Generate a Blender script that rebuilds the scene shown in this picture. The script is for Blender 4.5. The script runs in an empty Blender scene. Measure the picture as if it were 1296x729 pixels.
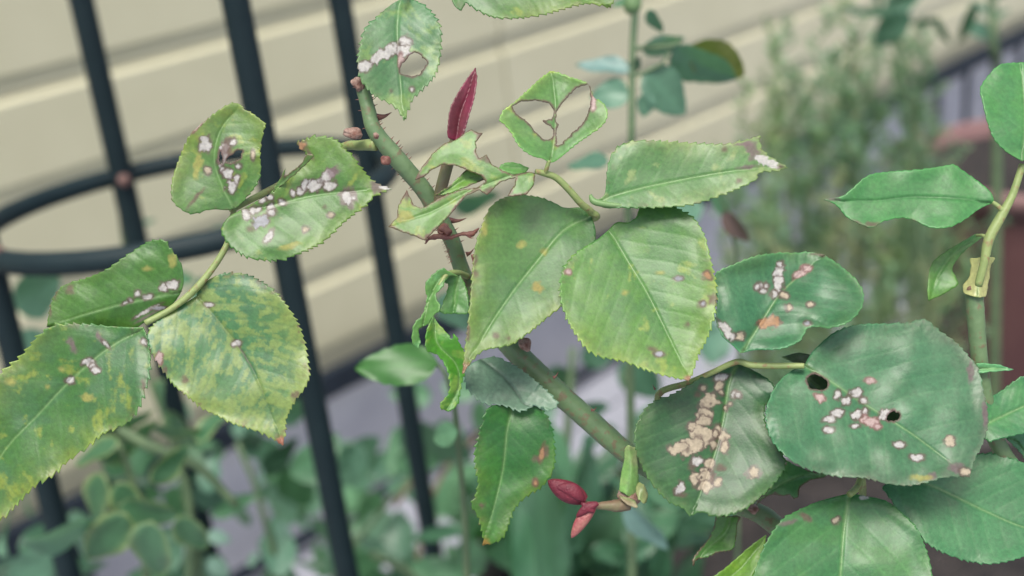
import bpy, bmesh, math, random
import numpy as np
from mathutils import Vector, Matrix
from mathutils.geometry import delaunay_2d_cdt
SC = bpy.context.scene
COL = SC.collection
R_ = math.radians
# ------------------------------------------------------------------ camera, sky, sun, exposure
F = 1500.0                                   # focal length in photo pixels (1296 wide)
CAMPOS = Vector((0, 0, 1.35))
U = Vector((-435, 3456, 1500)).normalized()  # world up in camera axes
Yc = (Vector((0, 0, -1)) + U * U.z).normalized()
Xc = Yc.cross(U)
ROT = Matrix((Xc, Yc, U))                    # camera -> world
cam_d = bpy.data.cameras.new('camera'); cam = bpy.data.objects.new('camera', cam_d); COL.objects.link(cam)
cam.matrix_world = Matrix.Translation(CAMPOS) @ ROT.to_4x4()
cam_d.sensor_width = 36; cam_d.lens = 36 * F / 1296
cam_d.clip_start = 0.02; cam_d.clip_end = 400
cam_d.dof.use_dof = True; cam_d.dof.focus_distance = 0.352; cam_d.dof.aperture_fstop = 7.8
SC.camera = cam
world = bpy.data.worlds.new('World'); SC.world = world; world.use_nodes = True
wn = world.node_tree.nodes; bgn = wn['Background']
sky = wn.new('ShaderNodeTexSky'); sky.sky_type = 'NISHITA'; sky.sun_disc = False
SUN_EL, SUN_AZ = R_(64), R_(-20)              # high soft light from behind the camera
sky.sun_elevation = SUN_EL; sky.sun_rotation = SUN_AZ + math.pi
sky.air_density = 1.0; sky.dust_density = 4.0; sky.ozone_density = 1.0
world.node_tree.links.new(sky.outputs[0], bgn.inputs[0]); bgn.inputs[1].default_value = 0.125
sl = bpy.data.lights.new('sun', 'SUN'); sl.energy = 2.4; sl.angle = R_(22); sl.color = (1, .975, .88)
so = bpy.data.objects.new('sun', sl); COL.objects.link(so)
sdir = Vector((math.sin(SUN_AZ) * math.cos(SUN_EL), -math.cos(SUN_AZ) * math.cos(SUN_EL), math.sin(SUN_EL)))
so.rotation_euler = sdir.to_track_quat('Z', 'Y').to_euler(); so.location = (0, 0, 6)
SC.view_settings.view_transform = 'Standard'; SC.view_settings.look = 'None'
SC.view_settings.exposure = 0.55; SC.view_settings.gamma = 1.0
SC.cycles.max_bounces = 8

# ------------------------------------------------------------------ helpers
def P(px, py, d):
    return CAMPOS + ROT @ Vector(((px - 648) / F * d, -(py - 364.5) / F * d, -d))
def props(o, label=None, cat=None, group=None, kind=None):
    if label: o['label'] = label
    if cat: o['category'] = cat
    if group: o['group'] = group
    if kind: o['kind'] = kind
    return o
def wloc(o):
    v = Vector(o.location)
    while o.parent: o = o.parent; v += Vector(o.location)
    return v
def empty(name, loc, label, cat, group=None):
    o = bpy.data.objects.new(name, None); COL.objects.link(o); o.location = loc; o.empty_display_size = .05
    return props(o, label, cat, group)
def obj(name, verts, faces, mat, parent=None, origin=None, smooth=True, **kw):
    """verts in world space; stored relative to origin"""
    verts = np.asarray([tuple(v) for v in verts], dtype=float) if not isinstance(verts, np.ndarray) else verts
    if origin is None: origin = Vector(verts.mean(axis=0))
    me = bpy.data.meshes.new(name)
    me.from_pydata((verts - np.array(origin)).tolist(), [], faces); me.validate(); me.update()
    if smooth: me.polygons.foreach_set('use_smooth', [True] * len(me.polygons))
    if mat: me.materials.append(mat)
    o = bpy.data.objects.new(name, me); COL.objects.link(o)
    if parent: o.parent = parent; o.location = Vector(origin) - wloc(parent)
    else: o.location = origin
    return props(o, **kw)
def link_copy(src, parent, worldloc, rot=None, scale=None):
    o = bpy.data.objects.new(src.name.split('.')[0], src.data); COL.objects.link(o)
    o.parent = parent; o.location = Vector(worldloc) - (wloc(parent) if parent else Vector())
    if rot is not None: o.rotation_euler = rot.to_euler()
    if scale: o.scale = (scale,) * 3
    return o
def catmull(pts, n=8, closed=False):
    pts = [np.array(p, float) for p in pts]; out = []
    N = len(pts); segs = N if closed else N - 1
    for i in range(segs):
        p1, p2 = pts[i], pts[(i + 1) % N]
        p0 = pts[(i - 1) % N] if (closed or i > 0) else 2 * p1 - p2
        p3 = pts[(i + 2) % N] if (closed or i < N - 2) else 2 * p2 - p1
        for k in range(n):
            t = k / n
            out.append(.5 * (2 * p1 + (p2 - p0) * t + (2 * p0 - 5 * p1 + 4 * p2 - p3) * t * t + (3 * p1 - p0 - 3 * p2 + p3) * t ** 3))
    if not closed: out.append(pts[-1])
    return np.array(out)
def resample(line, step):
    seg = np.linalg.norm(np.diff(line, axis=0), axis=1); s = np.concatenate([[0], np.cumsum(seg)])
    n = max(2, int(round(s[-1] / step)) + 1); q = np.linspace(0, s[-1], n)
    return np.stack([np.interp(q, s, line[:, k]) for k in range(line.shape[1])], axis=1), q
# value noise
def _h(ix, iy, seed):
    n = (ix * 374761393 + iy * 668265263 + seed * 1274126177) & 0x7fffffff
    n = ((n ^ (n >> 13)) * 1103515245) & 0x7fffffff
    return ((n ^ (n >> 16)) & 0xffff) / 65535.0
def vnoise(x, y, seed=0):
    x = np.asarray(x, float); y = np.asarray(y, float)
    ix = np.floor(x).astype(np.int64); iy = np.floor(y).astype(np.int64); fx = x - ix; fy = y - iy
    fx = fx * fx * (3 - 2 * fx); fy = fy * fy * (3 - 2 * fy)
    a = _h(ix, iy, seed); b = _h(ix + 1, iy, seed); c = _h(ix, iy + 1, seed); d = _h(ix + 1, iy + 1, seed)
    return (a * (1 - fx) + b * fx) * (1 - fy) + (c * (1 - fx) + d * fx) * fy
def fbm(x, y, seed=0, o=3):
    v = 0; a = .5; t = 0
    for i in range(o): v = v + a * vnoise(x * 2 ** i, y * 2 ** i, seed + i * 17); t += a; a *= .55
    return v / t
def sstep(a, b, x):
    t = np.clip((x - a) / (b - a), 0, 1); return t * t * (3 - 2 * t)
def inpoly(pts, poly):
    x, y = pts[:, 0], pts[:, 1]; r = np.zeros(len(pts), bool); n = len(poly)
    for i in range(n):
        x1, y1 = poly[i]; x2, y2 = poly[(i + 1) % n]
        if y1 == y2: continue
        c = ((y1 > y) != (y2 > y)) & (x < (x2 - x1) * (y - y1) / (y2 - y1) + x1); r ^= c
    return r
def mindist(pts, line):
    out = np.empty(len(pts)); 
    for i in range(0, len(pts), 4000):
        d = pts[i:i + 4000, None, :] - line[None]; out[i:i + 4000] = np.sqrt((d ** 2).sum(2).min(1))
    return out

# ------------------------------------------------------------------ materials
def mat(name, build):
    m = bpy.data.materials.new(name); m.use_nodes = True; nt = m.node_tree
    build(nt, nt.nodes, nt.links, nt.nodes['Principled BSDF']); return m
def N(nt, t, **k):
    n = nt.nodes.new(t)
    for a, b in k.items(): setattr(n, a, b)
    return n
def noise_mix(nt, c1, c2, scale, detail=4, contrast=(.35, .65), coord='Object', rough=.6):
    tc = N(nt, 'ShaderNodeTexCoord'); nz = N(nt, 'ShaderNodeTexNoise'); nz.inputs['Scale'].default_value = scale; nz.inputs['Detail'].default_value = detail
    nz.inputs['Roughness'].default_value = rough
    r = N(nt, 'ShaderNodeValToRGB'); r.color_ramp.elements[0].position = contrast[0]; r.color_ramp.elements[1].position = contrast[1]
    r.color_ramp.elements[0].color = (*c1, 1); r.color_ramp.elements[1].color = (*c2, 1)
    nt.links.new(tc.outputs[coord], nz.inputs['Vector']); nt.links.new(nz.outputs['Fac'], r.inputs[0])
    return r, nz, tc
def simple(name, c1, c2, scale, rough=.6, bump=.2, bscale=None, spec=.5, contrast=(.35, .65), bdist=.001):
    def b(nt, ns, lk, p):
        r, nz, tc = noise_mix(nt, c1, c2, scale, contrast=contrast)
        lk.new(r.outputs[0], p.inputs['Base Color']); p.inputs['Roughness'].default_value = rough; p.inputs['Specular IOR Level'].default_value = spec
        n2 = N(nt, 'ShaderNodeTexNoise'); n2.inputs['Scale'].default_value = bscale or scale * 6; n2.inputs['Detail'].default_value = 5
        lk.new(tc.outputs['Object'], n2.inputs['Vector'])
        bp = N(nt, 'ShaderNodeBump'); bp.inputs['Strength'].default_value = bump; bp.inputs['Distance'].default_value = bdist
        lk.new(n2.outputs['Fac'], bp.inputs['Height']); lk.new(bp.outputs[0], p.inputs['Normal'])
    return mat(name, b)
def leaf_mat(name, trans=.25, rough=.46, fine=True):
    def b(nt, ns, lk, p):
        at = N(nt, 'ShaderNodeAttribute'); at.attribute_name = 'tint'
        dr = N(nt, 'ShaderNodeAttribute'); dr.attribute_name = 'dry'
        tc = N(nt, 'ShaderNodeTexCoord')
        nz = N(nt, 'ShaderNodeTexNoise'); nz.inputs['Scale'].default_value = 900; nz.inputs['Detail'].default_value = 3
        lk.new(tc.outputs['Object'], nz.inputs['Vector'])
        mr = N(nt, 'ShaderNodeMapRange'); mr.inputs[1].default_value = .3; mr.inputs[2].default_value = .7; mr.inputs[3].default_value = .86; mr.inputs[4].default_value = 1.14
        lk.new(nz.outputs['Fac'], mr.inputs[0])
        mx = N(nt, 'ShaderNodeVectorMath', operation='SCALE'); lk.new(at.outputs['Color'], mx.inputs[0]); lk.new(mr.outputs[0], mx.inputs['Scale'])
        lk.new(mx.outputs[0], p.inputs['Base Color'])
        rr = N(nt, 'ShaderNodeMapRange'); rr.inputs[3].default_value = rough; rr.inputs[4].default_value = .85; lk.new(dr.outputs['Fac'], rr.inputs[0])
        lk.new(rr.outputs[0], p.inputs['Roughness'])
        p.inputs['Specular IOR Level'].default_value = .5; p.inputs['Coat Weight'].default_value = .3; p.inputs['Coat Roughness'].default_value = .32
        if fine:
            vo = N(nt, 'ShaderNodeTexVoronoi'); vo.feature = 'DISTANCE_TO_EDGE'; vo.inputs['Scale'].default_value = 1100; lk.new(tc.outputs['Object'], vo.inputs['Vector'])
            bp = N(nt, 'ShaderNodeBump'); bp.inputs['Strength'].default_value = .16; bp.inputs['Distance'].default_value = .0003
            lk.new(vo.outputs['Distance'], bp.inputs['Height'])
            b2 = N(nt, 'ShaderNodeBump'); b2.inputs['Strength'].default_value = .13; b2.inputs['Distance'].default_value = .0008
            n3 = N(nt, 'ShaderNodeTexNoise'); n3.inputs['Scale'].default_value = 330; n3.inputs['Detail'].default_value = 2; lk.new(tc.outputs['Object'], n3.inputs['Vector'])
            lk.new(n3.outputs['Fac'], b2.inputs['Height']); lk.new(bp.outputs[0], b2.inputs['Normal']); lk.new(b2.outputs[0], p.inputs['Normal'])
        tr = N(nt, 'ShaderNodeBsdfTranslucent'); hs = N(nt, 'ShaderNodeVectorMath', operation='MULTIPLY'); hs.inputs[1].default_value = (1.0, 1.4, .5)
        lk.new(mx.outputs[0], hs.inputs[0]); lk.new(hs.outputs[0], tr.inputs['Color'])
        ms = N(nt, 'ShaderNodeMixShader'); ms.inputs[0].default_value = trans
        out = ns['Material Output']; lk.new(p.outputs[0], ms.inputs[1]); lk.new(tr.outputs[0], ms.inputs[2]); lk.new(ms.outputs[0], out.inputs['Surface'])
    return mat(name, b)
M_LEAF = leaf_mat('rose leaf')
M_BACKLEAF = leaf_mat('shrub leaf', rough=.5, fine=False)
def stem_mat(name, c1, c2, c3):
    def b(nt, ns, lk, p):
        r, nz, tc = noise_mix(nt, c1, c2, 160, contrast=(.3, .7))
        n2 = N(nt, 'ShaderNodeTexNoise'); n2.inputs['Scale'].default_value = 420; n2.inputs['Detail'].default_value = 4; lk.new(tc.outputs['Object'], n2.inputs['Vector'])
        rp = N(nt, 'ShaderNodeValToRGB'); rp.color_ramp.elements[0].position = .55; rp.color_ramp.elements[1].position = .66
        lk.new(n2.outputs['Fac'], rp.inputs[0])
        mx = N(nt, 'ShaderNodeMix', data_type='RGBA'); lk.new(rp.outputs[0], mx.inputs['Factor']); lk.new(r.outputs[0], mx.inputs['A']); mx.inputs['B'].default_value = (*c3, 1)
        lk.new(mx.outputs['Result'], p.inputs['Base Color']); p.inputs['Roughness'].default_value = .5
        bp = N(nt, 'ShaderNodeBump'); bp.inputs['Strength'].default_value = .5; bp.inputs['Distance'].default_value = .0006
        lk.new(n2.outputs['Fac'], bp.inputs['Height']); lk.new(bp.outputs[0], p.inputs['Normal'])
    return mat(name, b)
M_CANE = stem_mat('green cane', (.10, .17, .075), (.14, .22, .10), (.15, .13, .07))
M_STALK = stem_mat('leaf stalk', (.20, .27, .09), (.27, .33, .12), (.24, .18, .08))
M_THORN = simple('thorn', (.14, .045, .04), (.22, .10, .07), 500, rough=.45, bump=.3)
M_SCAR = simple('pruned scar', (.38, .27, .22), (.16, .07, .05), 350, rough=.8, bump=.6)
M_RED = simple('red shoot', (.10, .008, .02), (.16, .016, .03), 250, rough=.55, bump=.4)
M_PINKRED = simple('pink bud', (.26, .045, .06), (.36, .15, .12), 250, rough=.45, bump=.4)
M_REDSTEM = simple('red green stem', (.17, .08, .06), (.16, .17, .08), 90, rough=.5, bump=.3)
M_SHEATH = simple('pale sheath', (.30, .37, .17), (.42, .45, .23), 200, rough=.55, bump=.4)
M_BROWN = simple('dried brown', (.14, .08, .05), (.26, .16, .10), 300, rough=.8, bump=.6)
M_FENCE = simple('dark green metal', (.006, .017, .021), (.009, .022, .026), 40, rough=.6, spec=.3, bump=.15, bscale=300)
M_RIVET = simple('rusty rivet', (.22, .12, .10), (.12, .07, .06), 200, rough=.7)
M_WALL = simple('cream siding', (.52, .50, .345), (.57, .55, .39), 6, rough=.38, bump=.05, bscale=240, contrast=(.3, .7))
M_FOUND = simple('lavender grey concrete', (.33, .34, .39), (.40, .41, .46), 9, rough=.85, bump=.3, bscale=120, bdist=.002)
M_PAVE = simple('paving', (.25, .26, .305), (.30, .31, .36), 5, rough=.85, bump=.4, bscale=90, bdist=.003)
M_RAIL = simple('blue grey metal', (.010, .016, .025), (.015, .023, .035), 30, rough=.6, spec=.25, bump=.1)
M_SOIL = simple('dark soil', (.016, .014, .014), (.04, .033, .031), 40, rough=.95, bump=1, bscale=120, bdist=.01)
M_POT = simple('maroon plastic pot', (.12, .055, .06), (.155, .075, .075), 12, rough=.5, bump=.15)
M_TERRA = simple('terracotta', (.20, .12, .10), (.27, .165, .14), 20, rough=.8, bump=.3)
M_TWIG = simple('brown twig', (.16, .12, .08), (.24, .19, .12), 60, rough=.8, bump=.4)
M_GTWIG = simple('green twig', (.07, .12, .06), (.11, .17, .08), 60, rough=.6, bump=.3)

# ------------------------------------------------------------------ tubes
def tube_data(pts, rad, sides=12, step=None, cap=True, n=8, jitter=0, seed=0):
    """pts world points, rad per point"""
    data = np.array([list(p) + [r] for p, r in zip(pts, rad)], float)
    line = catmull(data, n) if len(data) > 1 else data
    if jitter:
        rg = np.random.RandomState(seed); line[:, 3] *= 1 + jitter * (rg.rand(len(line)) - .5)
    V = []; Fc = []; m = len(line)
    up = None
    for i in range(m):
        a = line[max(0, i - 1), :3]; b = line[min(m - 1, i + 1), :3]; t = Vector(b - a).normalized()
        if up is None: up = t.orthogonal().normalized()
        up = (up - t * up.dot(t)).normalized(); s = t.cross(up); r = line[i, 3]; c = Vector(line[i, :3])
        for k in range(sides):
            an = 2 * math.pi * k / sides; V.append(tuple(c + (up * math.cos(an) + s * math.sin(an)) * r))
    for i in range(m - 1):
        for k in range(sides):
            k2 = (k + 1) % sides; Fc.append((i * sides + k, i * sides + k2, (i + 1) * sides + k2, (i + 1) * sides + k))
    if cap: Fc.append(tuple(range(sides))[::-1]); Fc.append(tuple((m - 1) * sides + k for k in range(sides)))
    return V, Fc
def tube(name, pts, rad, material, parent=None, **k):
    kw = {a: k.pop(a) for a in ('label', 'cat', 'group', 'kind') if a in k}
    if not hasattr(rad, '__len__'): rad = [rad] * len(pts)
    V, Fc = tube_data(pts, rad, **k); return obj(name, V, Fc, material, parent, **kw)
def ptube(name, pp, material, parent=None, **k):
    """pp: (px, py, depth, radius_px)"""
    return tube(name, [P(a, b, d) for a, b, d, r in pp], [r * d / F for a, b, d, r in pp], material, parent, **k)
def box_data(c, ex, ey, ez):
    """centre and half-extent vectors"""
    V = []
    for sx, sy, sz in ((-1, -1, -1), (1, -1, -1), (1, 1, -1), (-1, 1, -1), (-1, -1, 1), (1, -1, 1), (1, 1, 1), (-1, 1, 1)):
        V.append(tuple(Vector(c) + ex * sx + ey * sy + ez * sz))
    return V, [(0, 3, 2, 1), (4, 5, 6, 7), (0, 1, 5, 4), (1, 2, 6, 5), (2, 3, 7, 6), (3, 0, 4, 7)]
def bevel(o, w, seg=2):
    m = o.modifiers.new('bevel', 'BEVEL'); m.width = w; m.segments = seg; m.limit_method = 'ANGLE'

# ------------------------------------------------------------------ rose leaflets traced on their own curved sheets
STEP = 1.75
WHITE = (.50, .475, .46); TAN = (.46, .385, .285); BRN = (.13, .075, .06); PURP = (.17, .11, .12); GREYC = (.33, .33, .36); PINK = (.46, .34, .32); RIM = (.10, .07, .055); YEL = (.34, .32, .09); ORG = (.36, .20, .10)
KIND = {'w': (WHITE, RIM, 2.3), 't': (TAN, RIM, 2.3), 'b': (BRN, None, 0), 'p': (PURP, None, 0), 'g': (GREYC, RIM, 2.5), 'k': (PINK, (.19, .095, .085), 2.0), 'Y': ((.36, .27, .07), None, 0), 'o': (ORG, (.12, .06, .04), 3), 'y': (YEL, None, 0), 's': (WHITE, None, 0), 'W': (WHITE, (.13, .085, .085), 6), 'd': (RIM, None, 0)}
LEAFN = [0]
def leaflet(parent, outline, tip, midrib, d, org=(0, 0), sc=1.0, base=(.075, .17, .06), base2=None, yellow=(.25, .30, .07), mott=0.0, edge=.0, edgecol=None, veincol=1.35, veins=1.0,
            gx=0.0, gy=-.3, fold=.18, curl=0.0, wave=5.0, ser=2.8, per=10.0, spots=(), holes=(), rim=0.0, smooth=True, name='leaflet', label=None, sheen=0, tipcol=None, bend=0.0, mottscale=16., margin_sheen=.15):
    LEAFN[0] += 1; seed = LEAFN[0] * 31
    cv = lambda q: np.array([(org[0] + a / sc, org[1] + b / sc) for a, b in q], float)
    O = cv(outline); MR = cv(midrib)
    halves = [O[:tip + 1], np.vstack([O[tip:], O[:1]])]
    bound = []
    rg = np.random.RandomState(seed)
    for hi, h in enumerate(halves):
        ln = catmull(h, 10) if smooth else h
        ln, q = resample(ln, 1.15)
        L = q[-1]
        tan = np.gradient(ln, axis=0); tan /= np.linalg.norm(tan, axis=1)[:, None] + 1e-9
        nor = np.stack([tan[:, 1], -tan[:, 0]], 1)
        area = 0.5 * np.sum(O[:, 0] * np.roll(O[:, 1], -1) - np.roll(O[:, 0], -1) * O[:, 1])
        if area < 0: nor = -nor
        if ser > 0:
            qq = q if hi == 0 else L - q
            ph = qq / per + .9 * vnoise(qq / (per * 2.2), qq * 0, seed + hi)
            fr = ph % 1.0; amp = ser * (.55 + .9 * vnoise(np.floor(ph), ph * 0, seed + 5 + hi)) * sstep(.04, .22, qq / L) * (1 - .5 * sstep(.93, 1, qq / L))
            tooth = np.where(fr < .8, (fr / .8) ** 1.3, (1 - fr) / .2)
            sgn = 1 if hi == 0 else -1
            ln = ln + nor * (amp * (tooth - .35))[:, None] + tan * (sgn * amp * tooth * .55)[:, None]
        else:
            ln = ln + nor * ((fbm(q / 6, q * 0, seed + hi) - .5) * 2.2)[:, None]
        bound.append(ln[:-1])
    B = np.vstack(bound)
    HS = []
    for h in holes:
        hh = cv(h); hh = resample(catmull(hh, 6, True), 1.3)[0]
        hh += (np.stack([fbm(hh[:, 0] / 5, hh[:, 1] / 5, seed), fbm(hh[:, 0] / 5, hh[:, 1] / 5, seed + 9)], 1) - .5) * 5
        HS.append(hh)
    x0, y0 = B.min(0); x1, y1 = B.max(0)
    xs = np.arange(x0, x1, STEP); ys = np.arange(y0, y1, STEP * .866)
    gx_, gy_ = np.meshgrid(xs, ys); gx_[1::2] += STEP / 2
    G = np.stack([gx_.ravel(), gy_.ravel()], 1)
    G += (rg.rand(*G.shape) - .5) * STEP * .25
    # outside the frame (never in view) a coarse sheet is enough
    far = (G[:, 0] < -20) | (G[:, 0] > 1316) | (G[:, 1] > 750) | (G[:, 1] < -20)
    G = G[~far | (rg.rand(len(G)) < .12)]
    G = G[inpoly(G, B)]
    for h in HS: G = G[~inpoly(G, h)]
    allb = np.vstack([B] + HS)
    G = G[mindist(G, allb) > STEP * .6]
    pts = np.vstack([B] + HS + [G])
    edges = []; o = 0
    for ring in [B] + HS:
        n = len(ring); edges += [(o + i, o + (i + 1) % n) for i in range(n)]; o += n
    vo, _, fo, _, _, _ = delaunay_2d_cdt([Vector(p) for p in pts.tolist()], edges, [], 0, 1e-5)
    V = np.array([tuple(v) for v in vo]); T = np.array([tuple(t) for t in fo])
    cen = V[T].mean(1); keep = inpoly(cen, B)
    for h in HS: keep &= ~inpoly(cen, h)
    T = T[keep]
    used_ = np.unique(T); remap = -np.ones(len(V), int); remap[used_] = np.arange(len(used_)); V = V[used_]; T = remap[T]
    # leaf coordinates
    mr, ms = resample(catmull(MR, 12), 2.0); Lm = ms[-1]
    s = np.empty(len(V)); t = np.empty(len(V)); mt = np.gradient(mr, axis=0); mt /= np.linalg.norm(mt, axis=1)[:, None]
    for i in range(0, len(V), 4000):
        dd = V[i:i + 4000, None, :] - mr[None]; k = (dd ** 2).sum(2).argmin(1); rel = V[i:i + 4000] - mr[k]
        s[i:i + 4000] = ms[k] + (rel * mt[k]).sum(1) * ((k == 0) | (k == len(mr) - 1)); t[i:i + 4000] = rel[:, 0] * mt[k, 1] - rel[:, 1] * mt[k, 0]
    at = np.abs(t); de = mindist(V, B)
    sp = Lm / 8.5
    vv = (s - .75 * at - .0016 * at * at + (t > 0) * sp * .45) / sp + .12 * (fbm(V[:, 0] / 30, V[:, 1] / 30, seed) - .5)
    dv = np.abs(vv - np.round(vv)) * sp * .75
    lat = np.exp(-(dv / 1.5) ** 2) * sstep(2, 7, de) * sstep(0, 6, at) * veins
    quilt = np.sin(np.pi * (vv % 1)) * sstep(0, 15, at) * sstep(0, 12, de)
    mid = np.exp(-(at / (2.6 * (1 - .6 * np.clip(s / Lm, 0, 1)))) ** 2) * sstep(Lm * 1.02, Lm * .75, s)
    c = (B.min(0) + B.max(0)) / 2
    off = gx * (V[:, 0] - c[0]) + gy * -(V[:, 1] - c[1]) * -1
    off = off - fold * at + curl * at * at / 100 + bend * ((s / Lm - .5) ** 2) * 100
    off += wave * 2 * (fbm(V[:, 0] / 55, V[:, 1] / 55, seed + 3, 2) - .5) + wave * .5 * np.sin(s / 14 + (t > 0) * 2 + seed) * sstep(18, 0, de)
    off += 1.3 * mid + .14 * lat - .11 * quilt * min(1, veins)
    # colours
    b = np.array(base); b2 = np.array(base2 if base2 is not None else (b[0] * .8, b[1] * .86, b[2] * .95))
    ns = fbm(V[:, 0] / 26, V[:, 1] / 26, seed + 7)
    C = b[None] + (b2 - b)[None] * sstep(.35, .65, ns)[:, None]
    fine = fbm(V[:, 0] / 3.2, V[:, 1] / 3.2, seed + 77, 2)
    C = C * (.90 + .2 * fine)[:, None]
    def mixto(C, col, m): return C * (1 - m)[:, None] + np.array(col)[None] * m[:, None]
    # mottling stretched along the side veins
    if mott > 0:
        uu = s - .75 * at; n1 = .45 * fbm(uu / mottscale * 1.25, t / mottscale * .8, seed + 11, 4) + .55 * fbm(V[:, 0] / mottscale, V[:, 1] / mottscale, seed + 12, 4) + .10 * (fbm(V[:, 0] / 60, V[:, 1] / 60, seed + 19, 2) - .5) * 2
        C = mixto(C, yellow, sstep(.60 - .17 * mott, .72 - .17 * mott, n1) * .75 * (1 - .5 * lat) * (.7 + .5 * fine))
    if edge > 0:
        n2 = fbm(V[:, 0] / 13, V[:, 1] / 13, seed + 13, 3)
        m = np.clip(np.exp(-de / 16) * edge * (.3 + 1.5 * n2) * sstep(.1, .5, s / Lm), 0, .95); C = mixto(C, edgecol or yellow, m)
        m2 = sstep(.62, .75, fbm(V[:, 0] / 7, V[:, 1] / 7, seed + 15, 2)) * np.exp(-de / 6) * min(1, edge) * .8; C = mixto(C, BRN, m2)
    C = C * (1 + (veincol - 1) * np.clip(mid * 1.0 + lat * .2, 0, 1))[:, None]
    if veincol > 1: C = mixto(C, (.19, .30, .13), np.clip(mid * .5 * veincol, 0, .75) + lat * .05)
    C = C * (1 + margin_sheen * np.exp(-de / 1.6))[:, None]  # sheen along the leaf margin, painted in as a lighter colour
    dry = np.zeros(len(V))
    if tipcol is not None:
        tp = O[tip]; dd = np.linalg.norm(V - tp, axis=1); w = tipcol[1]; C = mixto(C, tipcol[0], sstep(w, w * .45, dd * (.75 + .5 * fine)))
    for sp_ in spots:
        k, cx, cy, rx, ry = sp_[:5]; an = R_(sp_[5]) if len(sp_) > 5 else 0
        cx = org[0] + cx / sc; cy = org[1] + cy / sc; rx /= sc; ry /= sc
        dx, dy = V[:, 0] - cx, V[:, 1] - cy; ex = dx * math.cos(an) + dy * math.sin(an); ey = -dx * math.sin(an) + dy * math.cos(an)
        near = (np.abs(ex) < rx * 2 + 14) & (np.abs(ey) < ry * 2 + 14)
        wa = min(rx, ry) * 1.0; ex = ex + (fbm(V[:, 0] / 6, V[:, 1] / 6, seed + int(cx), 2) - .5) * wa * 1.45; ey = ey + (fbm(V[:, 0] / 6, V[:, 1] / 6, seed + 50 + int(cx), 2) - .5) * wa * 1.45
        q = (np.abs(ex / rx) ** 2 + np.abs(ey / ry) ** 2) ** .5 + (fbm(V[:, 0] / 3.0, V[:, 1] / 3.0, seed + int(cx)) - .5) * .3
        col, rc, rw = KIND[k]; ravg = math.sqrt(rx * ry); dpx = (q - 1) * ravg
        if rc is not None:
            C[near] = mixto(C[near], rc, (sstep(rw + 2.2, rw * .4, dpx[near])) * .88 * (.62 + .9 * vnoise(V[near, 0] / 5, V[near, 1] / 5, seed + 41)).clip(0, 1))
        soft = .9 if rc is not None or k == 's' else 3
        m = sstep(soft, -soft, dpx) * (1 if k not in 'bpydY' else .8) * near
        C = mixto(C, np.array(col) * 1.0, m * (.80 + .2 * sstep(.28, .5, fbm(V[:, 0] / 2.6, V[:, 1] / 2.6, seed + 90, 2)))); dry = np.maximum(dry, m)
    if HS:
        dh = mindist(V, np.vstack(HS)); m = sstep(3.4, 1.0, dh + 2 * (fine - .5)); C = mixto(C, (.13, .075, .065), m * .9); dry = np.maximum(dry, m)
    if rim > 0:
        dn = de + 3 * (fbm(V[:, 0] / 9, V[:, 1] / 9, seed + 4) - .5) * 2; m = sstep(rim, rim * .4, dn); C = mixto(C, (.14, .08, .06), m * .85)
    lum = (C * [.25, .65, .10]).sum(1)[:, None]; C = lum + (C - lum) * (1 + .13 * (1 - dry))[:, None]
    dep = d * (1 + off / F)
    CV = np.stack([(V[:, 0] - 648) / F * dep, -(V[:, 1] - 364.5) / F * dep, -dep], 1)
    Wd = CV @ np.array(ROT).T + np.array(CAMPOS)
    og = P(O[0][0], O[0][1], d)
    ob = obj(name, Wd, T.tolist(), M_LEAF, parent, origin=og, label=label)
    me = ob.data
    a = me.attributes.new('tint', 'FLOAT_COLOR', 'POINT'); a.data.foreach_set('color', np.concatenate([np.clip(C, .002, .9), np.ones((len(C), 1))], 1).astype(np.float32).ravel())
    a = me.attributes.new('dry', 'FLOAT', 'POINT'); a.data.foreach_set('value', dry.astype(np.float32))
    so_ = ob.modifiers.new('thickness', 'SOLIDIFY'); so_.thickness = .00022; so_.offset = 0
    return ob

# ------------------------------------------------------------------ THE WALL
Wd_ = Vector((.7478923, .6638201, 0)); Nn = Vector((.6638201, -.7478923, 0))   # along the wall, out of the wall
WP = Vector((-.126, 2.297, 0))
ZUP = Vector((0, 0, 1))
def wallp(a, z, out=0.0): return WP + Wd_ * a + Nn * out + ZUP * z
wall = empty('house_wall', wallp(0, 0), 'cream siding wall of a house with horizontal grooves, out of focus behind the bushes', 'wall')
pitch = .162; z0 = .510
prof = [(-.0130, -.030), (.0, -.030), (.0, -.012), (-.0018, -.006), (-.0075, .004), (-.0105, .012), (-.0105, .024), (-.004, .0262)]  # (out, z) bottom lip of the board above .. unused order
def board(a0, a1, zlow):
    # section from lower edge to upper edge; bright up-facing bevel at top, shaded underside at the bottom
    zt = zlow + pitch
    sec = [(-.022, zlow + .001), (-.0100, zlow + .001), (-.0100, zlow + .024), (-.0085, zlow + .0265), (-.001, zlow + .0295), (0, zlow + .0315), (0, zt - .0125), (-.0012, zt - .0105), (-.014, zt - .0005), (-.022, zt - .0005)]
    V = []
    for a in (a0 + .003, a1 - .003):
        for o, z in sec: V.append(tuple(wallp(a, z, o)))
    n = len(sec); Fc = [(i, (i + 1) % n, n + (i + 1) % n, n + i) for i in range(n)] + [tuple(range(n))[::-1], tuple(range(n, 2 * n))]
    return V, Fc
joints = [-3.58, -2.31, -1.04, .225, 1.50, 2.77, 4.04, 5.31]
for r in range(-1, 9):
    for i in range(len(joints) - 1):
        V, Fc = board(joints[i], joints[i + 1], z0 + pitch * (r - 0) - .0)
        o = obj('siding_board', V, Fc, M_WALL, wall, smooth=False)
V, Fc = box_data(wallp(.9, 1.2, -.06), Wd_ * 4.6, Nn * .035, ZUP * .95); obj('wall_backing', V, Fc, M_WALL, wall, smooth=False)
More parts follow.
